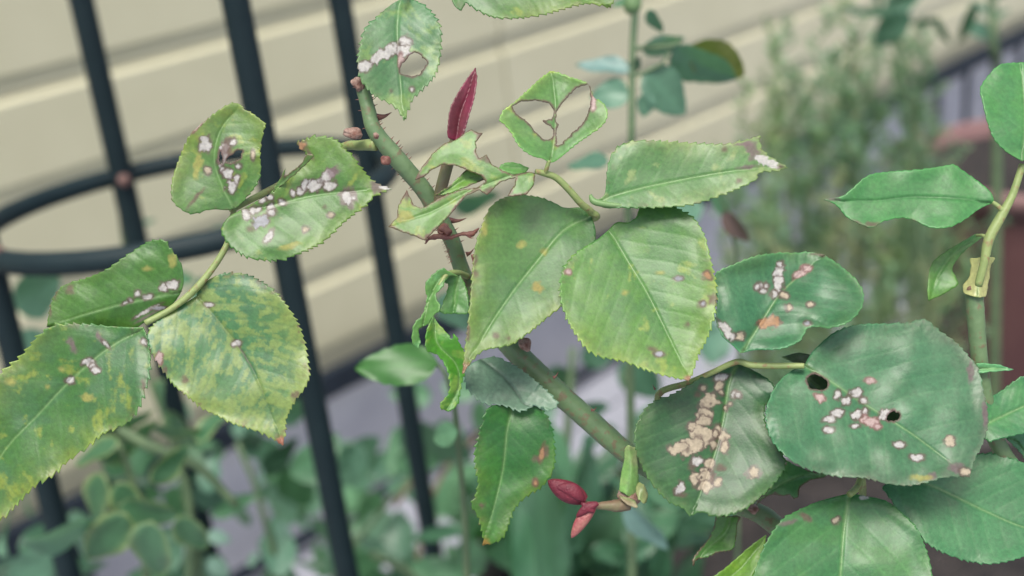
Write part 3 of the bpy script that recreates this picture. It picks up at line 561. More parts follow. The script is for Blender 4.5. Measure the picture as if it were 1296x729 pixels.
# --- node with pale sheath and red buds
nd = blob('node', 797, 628, .364, 15, 11, M_SCAR, cane, 20, 11, .4, label='brown knobbly node')
leaflet(nd, [(690, 415), (672, 400), (680, 340), (690, 290), (694, 245), (705, 232), (722, 238), (738, 248), (740, 300), (745, 370), (735, 420), (712, 428)], 5, [(700, 418), (712, 330), (712, 240)], .360, **cO, base=(0.246, 0.429, 0.150), base2=(0.380, 0.430, 0.220), ser=0, fold=-.9, gy=.0, veins=.3, margin_sheen=.3, name='sheath', label='pale green papery bud sheath')
leaflet(nd, [(745, 440), (735, 410), (745, 375), (768, 385), (780, 420), (768, 452)], 3, [(750, 440), (760, 385)], .3595, **cO, base=(0.340, 0.380, 0.170), base2=(0.380, 0.400, 0.200), ser=0, fold=-.8, veins=.2, name='sheath')
leaflet(nd, [(730, 440), (690, 428), (662, 420), (690, 450), (705, 462), (740, 468)], 2, [(735, 445), (665, 425)], .3590, **cO, base=(0.250, 0.200, 0.120), base2=(0.350, 0.330, 0.200), ser=0, veins=.2, name='sheath')
tw = ptube('bud_twig', [(795, 637, .362, 9), (782, 640, .361, 8), (765, 640, .360, 5.5), (750, 640, .359, 4.5), (738, 636, .3585, 3.5)], M_REDSTEM, rose, sides=12, n=6, jitter=.15, label='short twig with red leaf buds')
def budpart(x0_, y0_, x1_, y1_, w, d, m, nm='bud', bulge=.0):
    V = []; n = 16; sides = 16
    a = Vector((x0_, y0_)); b = Vector((x1_, y1_)); L = (b - a).length; dr = (b - a) / L; pr = Vector((-dr.y, dr.x)); Fc = []
    for i in range(n + 1):
        t = i / n; r = w * max(0, math.sin(math.pi * min(1, t * .93 + .07))) ** .62 * (1 - t * .2); c = a + dr * L * t + pr * bulge * math.sin(math.pi * t)
        for k in range(sides):
            an = 2 * math.pi * k / sides; rr_ = r * (1 + .10 * math.cos(3 * an + t * 2)); q = c + pr * math.cos(an) * rr_; V.append(tuple(P(q.x, q.y, d + math.sin(an) * rr_ * d / F)))
    for i in range(n):
        for k in range(sides): Fc.append((i * sides + k, i * sides + (k + 1) % sides, (i + 1) * sides + (k + 1) % sides, (i + 1) * sides + k))
    return obj(nm, V, Fc, m, tw)
budpart(741, 634, 693, 608, 15, .358, M_RED, bulge=-1)['label'] = 'crimson leaf bud'
budpart(738, 633, 703, 616, 10.5, .3563, M_RED, bulge=5)
budpart(752, 642, 723, 681, 9, .357, M_PINKRED, bulge=2)['label'] = 'pinkish leaf bud'
budpart(757, 637, 729, 654, 6.5, .3555, M_RED, bulge=2)
budpart(752, 648, 735, 636, 5, .3552, M_RED)

# --- right-hand leaf of three leaflets
st4 = ptube('leaf_stalk', [(800, 590, .372, 5), (835, 560, .374, 4.5), (832, 510, .364, 4), (836, 497, .3605, 4.2), (848, 491, .3595, 4.2), (870, 485, .3585, 4), (900, 472, .3555, 3.6), (932, 458, .3525, 4), (950, 462, .3515, 4.4), (975, 463, .351, 4.2), (1000, 463, .350, 4.2), (1018, 463, .3488, 3.5)], M_STALK, rose, sides=12, label='stalk of the dark three-part leaf on the right')
thorn(829, 493, 826, 487, d=.360, w=1.6, parent=st4, curve=0)
leaflet(st4, [(937, 447), (928, 438), (914, 425), (906, 405), (908, 380), (905, 348), (930, 334), (956, 324), (987, 320), (1005, 320), (1025, 319), (1042, 322), (1059, 333), (1074, 345), (1086, 357), (1093, 372), (1090, 390), (1075, 407), (1052, 415), (1035, 414), (1023, 415), (1017, 424), (1010, 433), (986, 442), (957, 443)], 11,
        [(938, 447), (962, 410), (985, 375), (1010, 350), (1040, 325)], .3525, base=(0.043, 0.138, 0.060), base2=(0.052, 0.161, 0.075), mott=.0, edge=.1, gy=-.42, gx=.0, fold=.28, ser=1.4, wave=9, margin_sheen=.9, veincol=1.5, curl=-.08,
        spots=[('w', 985, 345, 6, 9), ('w', 984.5, 359, 6.5, 8.5), ('w', 980, 373, 3.5, 3.5), ('w', 987, 335, 3, 3), ('w', 962, 362, 3.5, 3), ('w', 966, 368, 4, 3), ('w', 958, 364, 3, 2.5), ('w', 969, 362, 3, 3), ('t', 993, 374, 5, 3.2), ('t', 998, 389, 3, 3), ('o', 973, 408, 13, 7, -10), ('w', 918, 418, 15, 5, 52), ('t', 937, 426, 5.5, 5), ('k', 1014, 345, 11, 4.5, -38), ('k', 1022, 340, 5, 3), ('t', 1026, 386, 3.5, 3), ('b', 1036, 322, 10, 3), ('g', 1022, 409, 3, 2)], label='folded dark leaflet with white and orange scars, sheen painted along its edge')
cB = dict(org=(780, 380), sc=2.43)
leaflet(st4, [(367, 195), (330, 208), (270, 233), (215, 265), (170, 290), (115, 312), (82, 342), (60, 390), (56, 430), (70, 490), (100, 550), (130, 590), (165, 622), (205, 640), (225, 665), (262, 652), (300, 665), (350, 660), (400, 640), (440, 608), (490, 560), (520, 510), (515, 480), (490, 440), (462, 385), (457, 330), (481, 290), (486, 265), (460, 238), (420, 215), (390, 200)], 14,
        [(370, 197), (345, 260), (330, 360), (300, 480), (235, 655)], .3530, **cB, base=(.034, .110, .040), base2=(.028, .092, .036), yellow=(.13, .22, .05), mott=.0, edge=.3, gy=-.25, gx=.0, fold=.2, ser=2.4, per=10, margin_sheen=.3, veincol=1.5,
        spots=[('w', 322, 238, 20, 8, -15), ('t', 267, 270, 9, 8), ('t', 315, 262, 10, 12), ('t', 285, 312, 31, 19, -32), ('t', 322, 285, 6, 6), ('w', 362, 290, 9, 10), ('w', 376, 292, 8, 8), ('t', 272, 352, 20, 26), ('t', 240, 388, 21, 13), ('t', 268, 372, 20, 14), ('t', 262, 425, 34, 30, -30), ('t', 225, 448, 34, 24, -25), ('t', 190, 455, 26, 16, -10), ('t', 312, 398, 10, 15), ('t', 306, 412, 8, 9), ('t', 330, 425, 15, 22), ('t', 335, 452, 10, 20), ('t', 300, 444, 10, 13), ('w', 248, 495, 16, 12), ('t', 285, 507, 14, 17), ('t', 272, 527, 12, 10), ('t', 240, 548, 12, 17), ('t', 277, 550, 20, 20), ('t', 275, 572, 20, 16), ('t', 312, 560, 10, 11), ('b', 320, 513, 16, 12), ('t', 423, 530, 20, 14, -8), ('w', 195, 580, 13, 16, 30), ('b', 205, 600, 10, 6), ('b', 232, 516, 10, 6), ('b', 295, 540, 8, 22), ('t', 337, 332, 5, 6), ('t', 350, 320, 4, 4), ('b', 250, 290, 10, 10)], label='dark rounded leaflet with many tan chewed patches')
cC = dict(org=(960, 380), sc=2.089)
leaflet(st4, [(122, 171), (85, 188), (50, 220), (25, 270), (20, 320), (35, 370), (70, 410), (120, 442), (200, 465), (280, 470), (340, 485), (400, 490), (450, 480), (500, 467), (558, 468), (572, 420), (592, 380), (607, 320), (597, 250), (580, 180), (557, 150), (520, 110), (480, 82), (440, 51), (390, 60), (320, 62), (260, 65), (200, 85), (150, 128), (132, 152)], 14,
        [(124, 172), (190, 215), (280, 275), (400, 350), (545, 458)], .3480, **cC, base=(0.063, 0.178, 0.085), base2=(0.052, 0.155, 0.070), yellow=(.15, .24, .1), mott=.0, edge=.35, edgecol=(.18, .15, .13), gy=-.42, gx=.04, fold=.1, ser=1.8, per=11, margin_sheen=.5, veincol=1.35, wave=7,
        spots=[('w', 340, 303, 22, 13, -8), ('k', 162, 256, 12, 10), ('w', 208, 250, 8, 10), ('w', 232, 265, 11, 10), ('w', 258, 246, 15, 11), ('w', 277, 265, 9, 8), ('w', 210, 298, 14, 9, -15), ('w', 186, 315, 14, 8), ('w', 184, 343, 14, 8), ('w', 260, 303, 12, 10), ('w', 282, 296, 8, 7), ('k', 280, 314, 8, 9), ('k', 300, 322, 16, 12), ('k', 314, 335, 8, 7), ('w', 257, 333, 9, 4), ('w', 372, 382, 13, 8), ('w', 418, 416, 18, 8), ('t', 503, 372, 15, 11), ('p', 562, 190, 10, 26), ('p', 600, 300, 8, 34), ('p', 520, 440, 20, 14), ('p', 458, 468, 14, 12), ('t', 545, 455, 14, 10), ('y', 430, 470, 30, 8), ('k', 295, 212, 12, 6)],
        holes=[[(132, 205), (150, 195), (172, 208), (182, 226), (165, 236), (140, 232), (130, 220)], [(338, 312), (350, 298), (366, 294), (375, 302), (366, 315), (348, 320)]], label='largest leaflet on the right with two dark holes')
leaflet(st4, [(60, 150), (110, 180), (130, 250), (200, 330), (300, 370), (420, 360), (400, 290), (300, 230), (200, 180), (120, 140)], 5, [(60, 150), (200, 260), (415, 355)], .3600, **cC, base=(0.100, 0.152, 0.070), gy=-.35, fold=.1, ser=1.5, label='small leaflet added behind the largest leaflet to darken its holes')  # added backing leaflet, so the holes in the largest leaflet look dark
# --- lower right leaves of the main rose
st5 = ptube('leaf_stalk', [(1060, 735, .383, 6), (1088, 650, .372, 5), (1091, 606, .357, 4.6), (1085, 617, .353, 4.6), (1075, 626, .350, 4.2)], M_STALK, rose, sides=12)
leaflet(st5, [(242, 510), (200, 520), (150, 535), (95, 560), (60, 582), (20, 640), (0, 690), (-25, 760), (-40, 830), (20, 930), (120, 1030), (200, 1100), (300, 1050), (400, 930), (450, 840), (460, 760), (455, 700), (440, 650), (420, 605), (388, 570), (340, 532), (285, 518)], 11,
        [(240, 512), (226, 600), (216, 729), (200, 880), (200, 1090)], .3455, **cC, base=(0.058, 0.178, 0.055), base2=(0.052, 0.167, 0.060), mott=.0, edge=.12, gy=-.3, fold=.16, ser=1.8, veincol=1.8, margin_sheen=.3,
        spots=[('b', 122, 573, 20, 9, 30), ('t', 205, 582, 9, 7), ('p', 78, 588, 24, 6, -15), ('s', 278, 522, 12, 5)], label='big leaflet at the lower edge with a bright raised midrib')
leaflet(st5, [(400, 470), (330, 490), (345, 520), (380, 570), (420, 610), (450, 646), (520, 680), (590, 696), (640, 694), (700, 678), (780, 640), (830, 560), (780, 490), (720, 440), (660, 415), (600, 404), (500, 430)], 11, [(400, 470), (480, 500), (600, 558), (700, 600), (800, 620)], .3565, **cC, base=(0.067, 0.201, 0.085), base2=(0.058, 0.178, 0.075), gy=-.4, fold=.1, ser=2.2, veincol=1.25, label='broad leaflet tucked behind the largest one')
cP = dict(org=(840, 560), sc=4.315)
leaflet(rose, [(900, 170), (820, 160), (760, 140), (700, 118), (675, 92), (655, 140), (620, 172), (590, 212), (560, 270), (500, 345), (540, 310), (585, 283), (640, 292), (690, 285), (708, 312), (735, 300), (748, 240), (800, 205), (885, 188)], 9, [(890, 178), (740, 190), (600, 250), (505, 342)], .365, **cP, base=(0.112, 0.275, 0.090), rim=2.0, ser=0, smooth=False, fold=.1, veins=.6, label='torn light green leaflet remnant between larger leaves')
leaflet(rose, [(400, 398), (340, 402), (290, 395), (272, 470), (242, 530), (190, 590), (158, 640), (162, 676), (178, 642), (240, 625), (300, 600), (370, 588), (388, 550), (398, 500), (402, 445), (420, 412)], 7, [(370, 400), (330, 500), (220, 600), (162, 670)], .364, **cP, base=(0.102, 0.241, 0.060), base2=(0.077, 0.195, 0.050), rim=1.2, ser=1.2, per=6, fold=.2, veins=.6, label='small hooked leaflet remnant')
leaflet(rose, [(560, 505), (480, 560), (400, 630), (330, 690), (250, 745), (300, 860), (420, 860), (500, 700), (545, 600)], 4, [(555, 510), (430, 680), (260, 800)], .360, **cP, base=(0.161, 0.299, 0.055), mott=.1, ser=1.0, fold=.2, label='yellow green leaflet sliver at the bottom edge')
blob('leaf_scar', 952, 643, .372, 8, 6, M_SCAR, cane, 30, 21, .4)

# ------------------------------------------------------------------ SECOND ROSE at the right edge
rose2 = empty('rose_bush', P(1340, 1400, .6), 'upright rose at the right frame edge with smooth leaves and a cut yellowish node', 'rose bush')
C2 = [(1233, 368, .356, 11), (1235, 400, .356, 11), (1238, 440, .357, 10.5), (1246, 500, .359, 10), (1262, 560, .362, 10.5), (1300, 620, .367, 11), (1340, 700, .375, 11), (1370, 900, .40, 12)]
cane2 = tube('cane', [P(a, b, d) for a, b, d, r in C2] + [Vector((wloc(rose2)[0], wloc(rose2)[1], .64))], [r * d / F for a, b, d, r in C2] + [.005], M_CANE, rose2, sides=18, n=10, jitter=.04)
cR = dict(org=(972, 180), sc=3.0)
blob('cut_end', 1234, 366, .3545, 11, 5, M_BROWN, cane2, -5, 31, .3)
leaflet(cane2, [(800, 590), (745, 572), (742, 545), (765, 510), (772, 470), (768, 442), (800, 440), (835, 436), (862, 440), (845, 470), (838, 530), (828, 580)], 6, [(795, 585), (800, 520), (810, 440)], .3530, **cR, base=(0.340, 0.360, 0.160), base2=(0.420, 0.420, 0.200), ser=0, fold=-.7, veins=.3, name='sheath', label='yellowish sheath around the cut node')
st6 = ptube('leaf_stalk', [(1238, 362, .3535, 5), (1246, 330, .3525, 5.5), (1252, 302, .3525, 6.5), (1268, 272, .3525, 6), (1280, 250, .3525, 5), (1288, 228, .3525, 4.6), (1294, 208, .3525, 4.2)], M_STALK, rose2, sides=12, label='yellow green stalk carrying smooth leaflets')
ptube('stalk_branch', [(1270, 268, .3522, 4), (1262, 260, .3522, 3), (1256, 256, .3524, 2.6)], M_STALK, st6, sides=10)
ptube('stalk_branch', [(1250, 302, .353, 3.5), (1244, 298, .354, 2.2), (1236, 298, .358, 1.6)], M_STALK, st6, sides=10)
leaflet(st6, [(860, 230), (845, 190), (800, 150), (750, 115), (708, 86), (690, 86), (640, 95), (560, 105), (480, 110), (400, 120), (362, 138), (320, 175), (280, 205), (212, 217), (260, 240), (300, 285), (360, 315), (400, 323), (440, 300), (510, 287), (560, 300), (620, 325), (690, 322), (750, 292), (790, 262), (830, 240)], 13,
        [(860, 230), (700, 213), (540, 208), (400, 222), (230, 217)], .354, **cR, base=(0.077, 0.230, 0.075), base2=(0.067, 0.207, 0.070), mott=.0, edge=.0, gy=-.35, fold=.14, ser=.9, veincol=.85, margin_sheen=.4, spots=[('p', 240, 217, 26, 9), ('b', 395, 312, 30, 9, -5), ('b', 340, 305, 24, 6, 25), ('b', 560, 300, 20, 4, 30)], label='smooth lance-shaped leaflet with a nibbled lower edge')
cV = dict(org=(972, 0), sc=3.0)
leaflet(st6, [(965, 612), (935, 595), (900, 572), (860, 530), (835, 470), (815, 390), (806, 335), (840, 282), (880, 246), (930, 238), (1000, 242), (1080, 290), (1110, 380), (1080, 480), (1020, 570)], 9, [(965, 610), (975, 450), (960, 245)], .3540, **cV, base=(0.083, 0.241, 0.075), gy=-.3, fold=.12, ser=1.0, veincol=1.05, margin_sheen=.3, label='smooth rounded leaflet cut by the right frame edge')
leaflet(st6, [(820, 353), (790, 348), (750, 370), (700, 400), (640, 440), (615, 480), (605, 560), (610, 602), (660, 580), (690, 562), (722, 540), (712, 510), (700, 480), (722, 440), (762, 400), (806, 366)], 7, [(818, 354), (720, 410), (650, 500), (612, 595)], .366, **cR, base=(0.093, 0.264, 0.070), gy=-.2, fold=.1, ser=.6, edge=.2, veins=.4, label='slightly blurred light green leaflet with an eaten side')
leaflet(rose2, [(604, 262), (640, 240), (690, 205), (740, 190), (790, 200), (800, 300), (745, 342), (700, 352), (640, 366), (605, 372), (588, 340), (590, 300)], 4, [(595, 330), (680, 290), (790, 240)], .357, **cC, base=(0.072, 0.218, 0.080), gy=-.35, fold=.15, ser=1.6, label='leaflet at the right edge beside the stem')
leaflet(cane2, [(575, 168), (600, 166), (640, 172), (674, 183), (640, 187), (605, 190), (582, 192)], 3, [(575, 180), (672, 183)], .3535, **cC, base=(0.139, 0.339, 0.150), ser=0, veins=.2, fold=.3, name='stipule')
leaflet(rose2, [(720, 440), (690, 400), (650, 360), (700, 345), (760, 360), (800, 420), (780, 480)], 2, [(730, 450), (690, 380), (655, 362)], .366, **cC, base=(0.093, 0.264, 0.120), gy=-.2, ser=1, label='pale leaflet behind the stem')

# ------------------------------------------------------------------ background leaves (shared prototypes)
def leafproto(name, w, fold, droop, col, margin=None, seed=0, mat_=None, tipsharp=1.0, curlw=0.0):
    """unit-length leaf along +x, upper face +z"""
    nx, ny = 14, 8; V = []; C = []; rg = random.Random(seed)
    for i in range(nx + 1):
        u = i / nx; hw = w * .5 * (math.sin(math.pi * u ** (.75 * tipsharp)) ** .72 if 0 < u < 1 else .015)
        for j in range(-ny // 2, ny // 2 + 1):
            v = j / (ny / 2); y = v * hw * (1 + .04 * math.sin(i * 2.7 + seed)); z = fold * abs(y) - droop * u * u + .03 * math.sin(u * 9 + v * 3 + seed) * abs(v) + curlw * v * v * hw
            V.append((u, y, z)); k = abs(v); m = (max(0, (k - .66) / .34)) if margin else 0
            if margin and (u < .06 or u > .94): m = 1
            vn = 1.12 if j == 0 else 1.0
            nzv = .9 + .2 * rg.random()
            c = [(a * (1 - m) + b_ * m) * vn * nzv for a, b_ in zip(col, margin or col)]; C.append(c + [1])
    Fc = []; r = ny + 1
    for i in range(nx):
        for j in range(ny): Fc.append((i * r + j, (i + 1) * r + j, (i + 1) * r + j + 1, i * r + j + 1))
    me = bpy.data.meshes.new(name); me.from_pydata(V, [], Fc); me.update(); me.materials.append(mat_ or M_BACKLEAF); me.polygons.foreach_set('use_smooth', [True] * len(me.polygons))
    a = me.attributes.new('tint', 'FLOAT_COLOR', 'POINT'); a.data.foreach_set('color', [x for c in C for x in c])
    a = me.attributes.new('dry', 'FLOAT', 'POINT')
    return me
def place(me, parent, px_, py_, d, ang, lenpx, tilt=.0, roll=.0, name='leaf', label=None, scy=1.0):
    """leaf starting at a pixel, pointing at screen angle ang (deg, anticlockwise), tilted away by tilt deg, rolled about its axis; real size from depth"""
    a = R_(ang); t = R_(tilt); x = Vector((math.cos(a) * math.cos(t), math.sin(a) * math.cos(t), -math.sin(t)))
    zc = Vector((0, 0, 1)); z = (zc - x * zc.dot(x)).normalized(); y = z.cross(x)
    ry = math.cos(R_(roll)); rs = math.sin(R_(roll)); y2 = y * ry + z * rs; z2 = z * ry - y * rs
    m = ROT @ Matrix((x, y2, z2)).transposed()
    o = bpy.data.objects.new(name, me); COL.objects.link(o); o.parent = parent; o.location = P(px_, py_, d) - wloc(parent); o.rotation_euler = m.to_euler()
    L = lenpx * d / F / max(.3, math.cos(t)); o.scale = (L, L * scy, L)
    if label: o['label'] = label
    return o
TEAL = (.085, .19, .125); TEAL2 = (.115, .24, .165); MID = (.08, .20, .10); DARK = (.04, .10, .06); LIGHT = (.12, .27, .15); BRIGHT = (.07, .26, .04); PALE = (.20, .33, .27)
pT = [leafproto('leaf_teal', .72, .12, .12, TEAL, seed=1), leafproto('leaf_teal', .8, .2, .2, TEAL2, seed=2), leafproto('leaf_teal', .62, .1, .05, MID, seed=3), leafproto('leaf_light', .7, .15, .15, LIGHT, seed=4), leafproto('leaf_pale', .6, .1, .2, PALE, seed=5), leafproto('leaf_dark', .7, .1, .1, DARK, seed=6)]
pVar = [leafproto('leaf_var', .56, .15, .15, (.055, .15, .07), margin=(.25, .33, .13), seed=7), leafproto('leaf_var', .62, .2, .25, (.07, .17, .09), margin=(.22, .31, .14), seed=8)]
pBright = leafproto('leaf_bright', .45, .1, .1, BRIGHT, seed=9)
pYel = leafproto('leaf_yellow', .6, .1, .2, (.21, .23, .06), seed=10)
pLong = leafproto('leaf_long', .30, .15, .15, (.045, .125, .065), seed=12)
pLong2 = leafproto('leaf_long', .34, .2, .1, (.045, .14, .07), seed=13)
pBlue = leafproto('leaf_blue', .38, .3, .1, (.17, .29, .27), seed=14)
def stems(parent, lst, m=M_GTWIG, name='stem'):
    for pp in lst: ptube(name, pp, m, parent, sides=8, n=5)

# blurred rose stem, top centre-right
DB = .60
br = empty('young_rose', P(800, 1100, .75), 'slender blurred rose with teal leaves in front of the wall, top centre', 'rose')
stems(br, [[(806, -40, DB, 4.5), (804, 10, DB, 5), (801, 60, DB, 4.5), (800, 100, DB, 4.5), (799, 180, DB, 5), (795, 260, DB + .02, 5), (800, 700, .7, 6), (800, 1100, .75, 7)], [(801, 62, DB, 3.5), (820, 60, DB, 3), (850, 58, DB, 3), (862, 52, DB, 2.5)], [(800, 98, DB, 3), (815, 92, DB, 2.6), (838, 80, DB, 2.2), (846, 66, DB, 2)]])
blob('hip', 800, 3, DB, 16, 12, simple('green hip', (.10, .19, .07), (.13, .22, .09), 80), br, 90, 41, .15)
for q in ((pBlue, 800, 88, 170, 72, 10, 30), (pT[1], 797, 118, 182, 50, 5, 10), (pT[0], 815, 90, -40, 78, 15, -10), (pT[1], 820, 118, -100, 30, 10, 0), (pT[4], 812, 60, 5, 60, 10, 55), (pYel, 876, 56, -30, 86, 20, 30), (pT[1], 852, 60, -32, 92, 10, 62), (pT[0], 770, 205, 178, 52, 20, 50), (pT[0], 820, 12, -60, 34, 10, 60), (pT[2], 795, 0, -160, 22, 0, 40), (pT[5], 800, 92, 60, 24, 0, 50)):
    m, x, y, a, L, t, r = q; place(m, br, x, y, DB, a, L, t, r)
# bright leaf behind the curl
bl = empty('leafy_shoot', P(560, 1300, .62), 'blurred shoot with one bright green leaf left of the cane', 'shoot')
stems(bl, [[(550, 458, .50, 2.5), (566, 480, .50, 3), (580, 560, .52, 4), (590, 800, .57, 5), (560, 1300, .62, 6)]])
place(leafproto('leaf_bright', .50, .05, .05, (.05, .17, .035), seed=21), bl, 554, 459, .495, 184, 108, 5, 15)
place(pT[3], bl, 580, 545, .51, 200, 40, 30, 20)

# lower left: variegated shrub
rndv = random.Random(21)
vs = empty('variegated_shrub', P(180, 1700, .9), 'shrub with yellow-edged green leaves at the foot of the trellis, lower left', 'shrub')
VAR = [(150, 610, .70, -75, 70, 20, 0), (150, 640, .68, -20, 75, 10, 20), (130, 600, .72, -110, 85, 20, 30), (190, 660, .66, -95, 90, 20, 10), (160, 650, .67, -130, 95, 15, -20), (225, 655, .70, -60, 60, 20, 0), (190, 610, .69, 40, 60, 30, 40), (205, 480, .74, -100, 60, 20, 50), (150, 560, .72, 200, 70, 10, 50), (120, 580, .75, 20, 80, 30, 60), (250, 560, .72, 60, 55, 30, -40), (215, 520, .76, -70, 60, 20, 30), (30, 690, .66, 10, 90, 10, 60), (100, 550, .74, 5, 90, 10, 65), (190, 540, .72, -15, 70, 10, 60)]
for i, (x, y, d, a, L, t, r) in enumerate(VAR): place(pVar[i % 2] if i not in (12,) else pT[1], vs, x, y, d, a, L, t, r)
stems(vs, [[(150, 560, .74, 4), (170, 620, .74, 5), (185, 720, .78, 6), (180, 1300, .88, 8)], [(120, 545, .74, 4), (200, 570, .75, 5), (240, 640, .76, 6), (230, 900, .8, 7)], [(145, 540, .74, 7), (190, 565, .74, 7), (250, 590, .75, 6), (300, 640, .76, 5)]], M_GTWIG)
def fill(parent, protos, n, region, dr, Lr, seed, name='leaf', tilt=(0, 55), ang=None):
    rg = random.Random(seed); x0_, y0_, x1_, y1_ = region; k = 0
    while k < n:
        x = rg.uniform(x0_, x1_); y = rg.uniform(y0_, y1_); d = rg.uniform(*dr)
        place(rg.choice(protos), parent, x, y, d, rg.uniform(*(ang or (0, 360))), rg.uniform(*Lr) * .8 / d, rg.uniform(*tilt), rg.uniform(-50, 50), name, scy=rg.uniform(.5, 1.0)); k += 1
# teal-leaved shrub behind the trellis
ts = empty('teal_shrub', P(300, 1500, 1.05), 'soft teal-green leafy shrub filling the lower left behind the trellis legs', 'shrub')
fill(ts, [pT[0], pT[1], pT[2], pT[1]], 34, (210, 520, 400, 740), (.95, 1.25), (60, 100), 5)
fill(ts, [pT[1], pT[0], pT[2]], 16, (400, 600, 540, 740), (1.2, 1.5), (75, 120), 55)
fill(ts, [pT[0], pT[1]], 14, (-20, 360, 60, 620), (.85, 1.05), (60, 100), 6)
fill(ts, [pT[0], pT[3]], 12, (140, 290, 300, 420), (.95, 1.1), (35, 60), 16)
fill(ts, [pT[5], pT[2]], 16, (110, 520, 330, 700), (.98, 1.15), (60, 90), 7)
fill(ts, [pT[1], pT[0]], 14, (-10, 560, 120, 740), (.85, 1.05), (60, 90), 17)
fill(ts, [pT[4]], 6, (230, 590, 400, 720), (.9, 1.0), (26, 44), 18)
for q in ((505, 540, 1.15, -30, 105, 10, 40, 5), (455, 560, 1.15, -120, 70, 10, 10, 0), (430, 590, 1.15, 30, 60, 20, 30, 0), (500, 580, 1.12, -10, 60, 10, 20, 3)):
    x, y, d, a, L, t, r, k = q; place(pT[k if k != 5 else 0], ts, x, y, d, a, L, t, r)
stems(ts, [[(300, 560, 1.0, 4), (330, 640, 1.0, 4), (350, 800, 1.02, 5), (320, 1400, 1.05, 6)], [(560, 560, 1.2, 3), (480, 650, 1.2, 3), (420, 740, 1.2, 4), (380, 900, 1.2, 5)], [(150, 250, 1.0, 3), (160, 330, 1.0, 3), (180, 450, 1.0, 4), (230, 600, 1.02, 5), (280, 900, 1.04, 6)], [(470, 700, 1.15, 5), (520, 725, 1.15, 5), (580, 760, 1.15, 5)]], M_GTWIG)
# light leafy plant between lower left and centre
lp = empty('light_leafy_plant', P(520, 1500, 1.2), 'pale mint green leafy plant seen blurred between the two right trellis legs', 'plant')
fill(lp, [pT[3], pT[3], pT[1]], 24, (430, 590, 620, 740), (1.25, 1.55), (85, 140), 31)
fill(lp, [pT[3], pT[1]], 9, (600, 560, 700, 740), (1.15, 1.4), (70, 120), 33)
fill(lp, [pT[3]], 6, (540, 490, 620, 540), (1.25, 1.35), (60, 100), 32)
stems(lp, [[(610, 545, 1.25, 2), (560, 600, 1.2, 3), (530, 700, 1.2, 3), (520, 900, 1.2, 4)], [(600, 560, 1.2, 2), (540, 590, 1.2, 2), (500, 640, 1.2, 3)]], M_TWIG)
# big-leaved plant bottom centre
bp_ = empty('long_leaved_plant', P(700, 1400, .85), 'plant with long blurred green leaves under the red buds, bottom centre', 'plant')
LL = [(700, 760, 100, 250), (640, 770, 125, 240), (690, 770, 60, 250), (760, 770, 85, 230), (820, 760, 110, 230), (620, 780, 115, 200), (740, 790, 40, 210), (660, 790, 88, 220), (850, 800, 120, 200), (780, 740, 150, 170), (720, 700, 70, 190), (800, 700, 60, 120), (860, 780, 75, 120)]
for i, (x, y, a, L) in enumerate(LL): place((pLong, pLong2)[i % 2], bp_, max(x, 690), y, .86 + .03 * (i % 5), (a if x >= 650 else 95), L * .80, 15 + 5 * (i % 4), (-40, 20, 45, -15)[i % 4], scy=1.35)
place(pBlue, bp_, 790, 640, .62, -48, 85, 10, 30); place(pT[3], bp_, 830, 600, .6, -60, 60, 10, 20)
fill(bp_, [pT[2], pLong2, pLong, pLong2], 34, (650, 600, 870, 740), (.84, .98), (70, 130), 44)
fill(bp_, [pT[2], pLong2], 12, (585, 610, 660, 740), (.98, 1.08), (60, 110), 46)
fill(bp_, [pT[2], pT[0]], 6, (690, 450, 830, 600), (.95, 1.15), (40, 70), 45)
stems(bp_, [[(725, 440, 1.0, 4), (722, 500, 1.0, 5), (716, 580, 1.0, 6), (714, 720, .95, 7), (705, 1200, .88, 8)], [(790, 470, 1.0, 3), (800, 540, 1.0, 4), (780, 640, .98, 5), (740, 800, .92, 6)]], M_GTWIG)
for q in ((735, 455, 1.0, 20, 60, 10, 30, 0), (790, 455, 1.0, -50, 70, 10, 20, 0), (880, 420, .9, 70, 60, 10, 30, 1), (905, 460, .9, 100, 70, 10, 30, 1), (890, 260, .85, 200, 80, 20, 40, 1), (560, 370, .7, -60, 60, 10, 30, 0), (575, 260, .8, 10, 60, 20, 60, 0)):
    x, y, d, a, L, t, r, k = q; place(pT[k], bp_, x, y, d, a, L, t, r)
# dried twig
dt = empty('dried_leaf_twig', P(930, 1000, .8), 'thin green twig with a withered brown leaf, blurred right of centre', 'twig')
stems(dt, [[(905, 235, .62, 2), (918, 262, .62, 2.4), (925, 290, .63, 2), (935, 420, .68, 2.5), (930, 1000, .8, 4)]])
place(leafproto('leaf_brown', .45, .5, .2, (.13, .085, .075), seed=51), dt, 916, 268, .62, -52, 52, 10, 30); place(pT[3], dt, 906, 240, .62, -70, 42, 10, 60)
